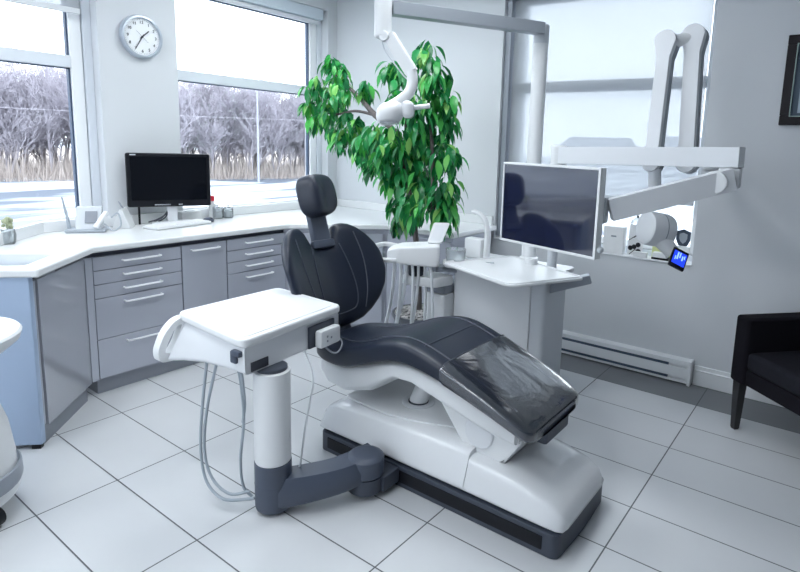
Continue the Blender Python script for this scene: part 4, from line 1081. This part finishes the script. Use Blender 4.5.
obj('carton_body', box((-1.135, 3.80, SZ), (-1.045, 3.83, SZ+.035), .004), 'white', t)
t = thing('small_box', 'flat white box with black edges on the sill left of the blue display', 'box', (-.96, 3.81, SZ))
obj('box_base', box((-1.015, 3.799, SZ), (-.905, 3.86, SZ+.013), .003), 'black', t)
obj('box_lid', box((-1.010, 3.8005, SZ+.013), (-.920, 3.858, SZ+.045), .003), 'white', t)
t = thing('security_sticker', 'dark shield shaped sticker on the glass right of the x-ray head', 'sticker', (-.86, Y1+.11, .93))
shp = [(-.045, .045), (0, .062), (.045, .045), (.045, -.01), (.03, -.045), (0, -.072), (-.03, -.045), (-.045, -.01)]
SX = V((-.860, Y1+.1385, .915))
bm = B(); add_prism(bm, shp, 0.0, .002, frame=(SX, (1, 0, 0), (0, 0, 1), (0, -1, 0))); obj('shield', bm, 'shield', t, smooth=0)
bm = B(); add_prism(bm, [(x*.55, z*.55+.004) for x, z in shp], .002, .003, frame=(SX, (1, 0, 0), (0, 0, 1), (0, -1, 0))); obj('emblem', bm, 'mid_grey', t, smooth=0)

# ------------------------------------------------------------------ potted tree
pt = thing('potted_tree', 'tall indoor tree with drooping glossy green leaves standing by the far wall', 'plant', (-2.22, 2.92, 0))
PB = V((-2.22, 2.92, 0))
bm = B(); add_lathe(bm, [(.14, 0), (.15, .01), (.19, .33), (.205, .355), (.203, .372), (.195, .372), (.185, .36), (.02, .355)], PB, n=36); obj('pot', bm, 'pot', pt)
bm = B(); add_lathe(bm, [(.001, .392), (.10, .390), (.184, .372), (.184, .36), (.001, .357)], PB, n=36); obj('mulch', bm, 'mulch', pt)
S1 = [(-2.235, 2.90, .37), (-2.25, 2.90, .65), (-2.294, 2.90, .97), (-2.396, 2.92, 1.30), (-2.495, 2.98, 1.53)]
S1b = [(-2.47, 2.965, 1.48), (-2.62, 3.02, 1.585), (-2.815, 3.08, 1.668), (-3.042, 3.13, 1.817), (-3.326, 3.18, 1.978)]
S2 = [(-2.20, 2.93, .37), (-2.15, 2.92, .74), (-2.141, 2.9, 1.03), (-2.164, 2.9, 1.44), (-2.224, 2.92, 1.81)]
bm = B(); add_tube(bm, S1, [.022, .02, .019, .017, .015], 10, 6); add_tube(bm, S1b, [.019, .02, .022, .014, .007], 10, 6)
add_tube(bm, S2, [.020, .018, .016, .012, .008], 10, 6); add_tube(bm, [(-2.396, 2.92, 1.30), (-2.38, 2.90, 1.55), (-2.40, 2.90, 1.83)], [.014, .01, .006], 8, 5)
add_tube(bm, [(-2.815, 3.08, 1.668), (-3.05, 3.12, 1.70), (-3.3, 3.17, 1.68), (-3.5, 3.19, 1.70)], [.012, .01, .007, .004], 8, 5)
obj('stems', bm, 'bark', pt)
CL = [(-2.173, 2.845, 1.979, 0.079), (-2.408, 2.915, 1.865, 0.097), (-2.145, 2.875, 1.834, 0.104), (-2.539, 2.929, 1.897, 0.072), (-2.121, 2.934, 1.7, 0.1), (-2.337, 2.805, 1.693, 0.1), (-2.183, 2.793, 1.631, 0.122), (-2.12, 2.983, 1.567, 0.076), (-2.574, 2.85, 1.478, 0.106), (-2.379, 2.844, 1.432, 0.154), (-2.27, 3.019, 1.45, 0.144), (-2.044, 2.898, 1.352, 0.099), (-2.36, 2.982, 1.25, 0.166), (-2.037, 2.9, 1.166, 0.1), (-2.486, 2.937, 1.21, 0.121), (-2.189, 2.825, 1.076, 0.139), (-2.066, 2.936, 1.041, 0.089), (-2.481, 2.99, 1.024, 0.096), (-2.074, 2.91, 0.94, 0.057), (-2.462, 2.96, 0.911, 0.048), (-2.771, 2.944, 1.421, 0.084), (-2.47, 2.805, 1.333, 0.091), (-3.396, 3.203, 2.036, 0.062), (-3.279, 3.166, 1.952, 0.076), (-3.548, 3.186, 1.856, 0.096), (-3.209, 3.099, 1.81, 0.105), (-2.95, 3.129, 1.807, 0.066), (-3.615, 3.214, 1.702, 0.081), (-3.376, 3.196, 1.677, 0.11), (-3.152, 3.17, 1.562, 0.107), (-3.197, 3.163, 1.44, 0.085), (-2.987, 3.143, 1.357, 0.097), (-3.532, 3.192, 1.598, 0.072), (-2.824, 3.099, 1.262, 0.08), (-3.327, 3.161, 1.483, 0.055)]
rl = random.Random(11)
bm = B()
def leaf(bm, base, dirv, side, L, W):
    """drooping folded leaf blade with pointed tip"""
    pts = []; p = V(base); d = V(dirv).normalized()
    cols = []
    prof = (.12, .75, 1., .82, .42, .02)
    for k, wk in enumerate(prof):
        n_ = side.cross(d).normalized()
        if n_.z < 0: n_ = -n_
        cols.append((p+side*W*wk+n_*.22*W*wk, p.copy(), p-side*W*wk+n_*.22*W*wk))
        d = (d+V((0, 0, -.42))).normalized(); p = p+d*(L/(len(prof)-1))
    vs = [[bm.verts.new(q) for q in c] for c in cols]
    for a, b in zip(vs, vs[1:]):
        bm.faces.new((a[0], a[1], b[1], b[0])); bm.faces.new((a[1], a[2], b[2], b[1]))
for cx, cy_, cz, r in CL:
    n = int(20+r*r*3300)
    c0 = V((cx, cy_, cz))
    for k in range(n):
        while True:
            o = V((rl.uniform(-1, 1), rl.uniform(-1, 1), rl.uniform(-1, 1)))
            if .1 < o.length < 1: break
        p = c0+V((o.x*r*.85, o.y*r, o.z*r*.9+.055))
        a = rl.uniform(0, 2*PI)
        d = V((math.cos(a)+o.x*.6, math.sin(a)+o.y*.6, rl.uniform(-1.7, .35)))
        if d.xy.length < .1: d.x += .3
        d.normalize(); side = d.cross(V((0, 0, 1))).normalized()
        side = (side+V((0, 0, rl.uniform(-.5, .5)))).normalized()
        L_ = rl.uniform(.088, .142)
        leaf(bm, p, d, side, L_, L_*rl.uniform(.15, .205))
obj('foliage', bm, 'leaf', pt, smooth=60)
hose([(-2.66, 3.13, .79), (-2.665, 3.12, .83), (-2.645, 3.11, .90), (-2.60, 3.10, .935)], .011, 'cable_dark', 'hanging_strap', pt)

# ------------------------------------------------------------------ armchair at the right edge
ac2 = thing('armchair', 'black fabric armchair with tapered wooden legs by the wall at the right edge', 'armchair', (.05, 3.35, 0))
A0 = V((-.385, 3.315, 0)); ax = V((.745, -.667, 0)).normalized(); ay = V((.667, .745, 0)).normalized()   # along the front, towards the back
def abox(bm, u0, u1, w0, w1, z0, z1, r=.0, seg=3):
    add_obox(bm, A0+ax*(u0+u1)/2+ay*(w0+w1)/2+up*(z0+z1)/2, (ax, ay, up), (u1-u0, w1-w0, z1-z0), r, seg)
WD, DP = .66, .56
bm = B(); abox(bm, -.03, .07, -.02, DP-.02, .27, .635, .018); obj('arm_rest', bm, 'black_fabric', ac2)
bm = B(); abox(bm, WD-.07, WD+.03, -.02, DP-.02, .27, .635, .018); obj('arm_rest', bm, 'black_fabric', ac2)
bm = B(); abox(bm, .071, WD-.071, DP-.12, DP-.02, .27, .66, .02); obj('backrest', bm, 'black_fabric', ac2)
bm = B(); abox(bm, .071, WD-.071, -.01, DP-.121, .275, .36, .012); obj('seat_base', bm, 'black_fabric', ac2)
bm = B(); abox(bm, .072, WD-.072, -.02, DP-.123, .361, .46, .028); obj('seat_cushion', bm, 'seat_fabric', ac2)
for u in (.015, WD-.015):
    for w in (.015, DP-.055):
        bm = B(); c = A0+ax*u+ay*w
        rings = []
        for z, h in ((0, .013), (.01, .0155), (.27, .024)): rings.append([c+ax*a*h+ay*b*h+V((0, 0, z)) for a, b in ((-1, -1), (1, -1), (1, 1), (-1, 1))])
        skin(bm, rings); obj('leg', bm, 'dark_wood', ac2, smooth=20)

# ------------------------------------------------------------------ trolley at the left edge
tv = thing('equipment_trolley', 'white wheeled equipment trolley with ring handle cut by the left edge', 'trolley', (-2.56, .57, 0))
TB = V((-2.612, .535, 0))
bm = B(); add_lathe(bm, [(.20, .135), (.206, .14), (.205, .24), (.19, .36), (.155, .48), (.11, .60), (.085, .64), (.08, .6445)], TB, n=44); obj('body', bm, 'white', tv)
bm = B(); add_lathe(bm, [(.19, .085), (.205, .09), (.212, .11), (.208, .134), (.19, .1345)], TB, n=44); obj('base_plate', bm, 'white', tv)
bm = B(); add_lathe(bm, [(.207, .1346), (.219, .136), (.223, .15), (.221, .20), (.215, .205), (.207, .195)], TB, n=44)
obj('bumper', bm, 'mid_grey', tv)
bm = B(); add_lathe(bm, [(.07, .645), (.12, .65), (.21, .665), (.25, .70), (.258, .728), (.25, .737), (.222, .731), (.20, .70), (.10, .69), (.001, .688)], TB, n=44); obj('top_bowl', bm, 'white', tv)
bm = B(); add_lathe(bm, [(.001, .689), (.10, .691), (.19, .699)], TB, n=44); obj('bowl_liner', bm, 'pale_grey', tv)
for k in range(5):
    a = 2*PI*k/5+.5; c = TB+V((math.cos(a)*.172, math.sin(a)*.172, .04))
    bm = B(); add_lathe(bm, [(.028, -.02), (.037, -.016), (.037, .016), (.028, .02)], c, (-math.sin(a), math.cos(a), 0), 20)
    w = obj('caster', bm, 'black', tv)
    bm = B(); add_box(bm, c+V((-.012, -.012, .030)), c+V((.012, .012, .05)), .003); obj('fork', bm, 'slate', w)

# ------------------------------------------------------------------ outdoors
GZ = -1.0
bm = B(); add_box(bm, (-160, -60, GZ-.3), (-4.4, 140, GZ)); add_box(bm, (-4.4, 4.3, GZ-.3), (120, 140, GZ)); add_box(bm, (-4.4, -60, GZ-.3), (120, -3, GZ)); o = obj('ground', bm, 'snow', smooth=0); o['kind'] = 'structure'
bm = B(); add_prism(bm, [(-40.6, -14), (-41.2, -2), (-28.0, 33), (-22, 60), (-90, 90), (-110, -30)], GZ, GZ+.03); o = obj('woodland_floor', bm, 'dry_grass', smooth=0); o['kind'] = 'structure'
def bare_tree(seed, h):
    rt = random.Random(seed); bm = B()
    def stick(p, q, r0, r1):
        d = (q-p).normalized(); u = d.cross(V((.3, .9, .2))).normalized(); w = d.cross(u)
        va = [bm.verts.new(p+(u*math.cos(a)+w*math.sin(a))*r0) for a in (0, 2.094, 4.189)]
        vb = [bm.verts.new(q+(u*math.cos(a)+w*math.sin(a))*r1) for a in (0, 2.094, 4.189)]
        for k in range(3): bm.faces.new((va[k], va[(k+1) % 3], vb[(k+1) % 3], vb[k]))
    def grow(p, d, L, r, depth):
        n = 3 if depth < 2 else 2
        pts = [p]
        for k in range(n):
            d = (d+V((rt.uniform(-1, 1), rt.uniform(-1, 1), rt.uniform(-.2, .6)))*.16).normalized()
            pts.append(pts[-1]+d*(L/n))
        for k in range(n): stick(pts[k], pts[k+1], max(.009, r*(1-.22*k)), max(.008, r*(1-.22*(k+1))))
        if depth >= 4: return
        nb = (8, 6, 5, 4)[depth]
        for k in range(nb):
            f = rt.uniform(.22, 1.) * n; i = min(int(f), n-1); b0 = pts[i].lerp(pts[i+1], f-i); a = rt.uniform(0, 2*PI); sp = rt.uniform(.4, 1.)
            u = d.cross(V((.2, .1, 1)) if abs(d.z) < .9 else V((1, 0, 0))).normalized(); w = d.cross(u)
            grow(b0, (d+(u*math.cos(a)+w*math.sin(a))*sp+V((0, 0, .25))).normalized(), L*rt.uniform(.42, .62), r*.5, depth+1)
    for k in range(3):
        a = rt.uniform(0, 2*PI)
        grow(V((rt.uniform(-.8, .8), rt.uniform(-.8, .8), 0)), V((math.cos(a)*.18, math.sin(a)*.18, 1)).normalized(), h*rt.uniform(.5, .72), .07, 0)
    zt = sorted(v.co.z for v in bm.verts)[int(len(bm.verts)*.995)]
    bmesh.ops.scale(bm, vec=(1, 1, h/zt), verts=bm.verts)
    return bm
protos = []
for k in range(4):
    o = obj('bare_tree', bare_tree(20+k, 6.3), 'hazed_bark', loc=(0, 0, 0), smooth=0)
    protos.append(o)
rt = random.Random(5); cnt = 0
for k in range(120):
    f = k/119; row = k % 5
    x = -41+f*13+rt.uniform(-1, 1)-row*2.0; y = -2+f*34+rt.uniform(-.5, .5)
    src = protos[k % 4]
    o = src if k < 4 else src.copy()
    if k >= 4: COL.objects.link(o)
    o.location = (x, y, GZ); o.rotation_euler = (0, 0, rt.uniform(0, 6.28)); s = rt.uniform(.82, 1.1)*(1.05-.1*f); o.scale = (s, s, s)
    tag(o, 'bare leafless tree in the woodland strip seen through the windows', 'tree', 'bare trees beyond the parking lot')
# dry brush along the foot of the trees
bm = B(); rg = random.Random(8)
for k in range(16000):
    f = rg.random(); x = -38.6+f*12.6+rg.uniform(-7.0, .9); y = -4+f*38; h = rg.uniform(.3, 1.3)*(1 if rg.random() < .7 else 1.6)
    b0 = V((x, y, GZ)); tip = b0+V((rg.uniform(-.4, .4), rg.uniform(-.4, .4), h)); a = rg.uniform(0, PI); w = V((math.cos(a), math.sin(a), 0))*.02
    v = [bm.verts.new(q) for q in (b0-w, b0+w, tip)]; bm.faces.new(v)
o = obj('dry_brush', bm, 'dry_grass', smooth=0); tag(o, 'strip of dry grass and brush at the foot of the bare trees', 'grass', kind='stuff')
# street lamp
t = thing('street_lamp', 'tall grey street lamp in front of the trees, in the middle window', 'street lamp', (-27.4, 20.3, GZ))
bm = B(); add_tube(bm, [(-27.4, 20.3, GZ), (-27.4, 20.3, GZ+5.6)], [.07, .045], 10, 1); obj('post', bm, 'lamp_post', t)
bm = B(); add_tube(bm, [(-27.4, 20.3, GZ+5.45), (-27.6, 19.9, GZ+5.55), (-27.9, 19.2, GZ+5.6)], .04, 8, 4); obj('bracket', bm, 'lamp_post', t)
bm = B(); add_box(bm, (-28.1, 18.7, GZ+5.53), (-27.75, 19.3, GZ+5.63), .03); obj('lamp_head', bm, 'lamp_post', t)
bm = B(); add_tube(bm, [(-35, -6, 2.9), (-32, 8, 2.5), (-27.6, 20.2, 2.55), (-24, 33, 2.9)], .013, 5, 6); tag(obj('overhead_wire', bm, 'hazed_bark', smooth=0), 'thin overhead wire strung across in front of the bare trees', 'wire')
# houses far beyond the shaded window
for (x, y, w, d, h, lab) in ((-33, 88, 9, 8, 2.6, 'pale house with dark roof, leftmost of those beyond the shaded window'), (-21, 92, 9, 8, 3.0, 'pale house with dark roof, middle one beyond the shaded window'), (-10, 85, 7, 7, 2.4, 'pale house with dark roof, rightmost of those beyond the shaded window')):
    t = thing('house', lab, 'house', (x, y, GZ), 'houses beyond the shaded window')
    obj('house_wall', box((x-w/2, y-d/2, GZ), (x+w/2, y+d/2, GZ+h)), 'house_wall', t, smooth=0)
    bm = B(); add_prism(bm, [(-d/2-.4, 0), (d/2+.4, 0), (0, 1.7)], -w/2-.4, w/2+.4, frame=((x, y, GZ+h), (0, 1, 0), (0, 0, 1), (1, 0, 0))); obj('roof', bm, 'house_roof', t, smooth=0)
    for k in (-1, 1): obj('window', box((x+k*w*.25-.6, y-d/2-.04, GZ+1.0), (x+k*w*.25+.6, y-d/2+.02, GZ+2.1)), 'gasket', t, smooth=0)

# ------------------------------------------------------------------ sky, camera, view
w = bpy.data.worlds.new('World'); scene.world = w; w.use_nodes = True
bg = w.node_tree.nodes['Background']; bg.inputs['Color'].default_value = (.86, .93, 1., 1); bg.inputs['Strength'].default_value = 3.0
cam = bpy.data.cameras.new('Camera'); co = bpy.data.objects.new('Camera', cam); COL.objects.link(co)
def cam_axes():
    pitch, roll, yaw = .1576, .0321, .9488
    sy, cy = math.sin(yaw), math.cos(yaw); cp, sp = math.cos(pitch), math.sin(pitch); cr, sr = math.cos(roll), math.sin(roll)
    def ray(bx, by, bz=1.):     # image x right, y down
        x_ = cr*bx+sr*by; y_ = -(-sr*bx+cr*by)
        A = bz*cp+y_*sp; z = -bz*sp+y_*cp
        u = A*sy+x_*cy; v = A*cy-x_*sy
        return V((-v, u, z))
    return ray(1, 0, 0), ray(0, -1, 0), -ray(0, 0, 1)
a, b, c = [v.normalized() for v in cam_axes()]
co.matrix_world = Matrix(((a.x, b.x, c.x, 0), (a.y, b.y, c.y, 0), (a.z, b.z, c.z, 1.4788), (0, 0, 0, 1)))
cam.sensor_width = 36; cam.sensor_fit = 'HORIZONTAL'; cam.lens = 36*569.34/800
cam.shift_x = -(440.31-400)/800; cam.shift_y = (234.5-286)/800
cam.clip_start = .05; cam.clip_end = 500
scene.camera = co
vs_ = scene.view_settings
vs_.view_transform = 'Standard'; vs_.look = 'None'; vs_.exposure = .63; vs_.gamma = 1.; vs_.use_curve_mapping = False
scene.cycles.max_bounces = 8; scene.cycles.transparent_max_bounces = 16; scene.cycles.sample_clamp_indirect = 6
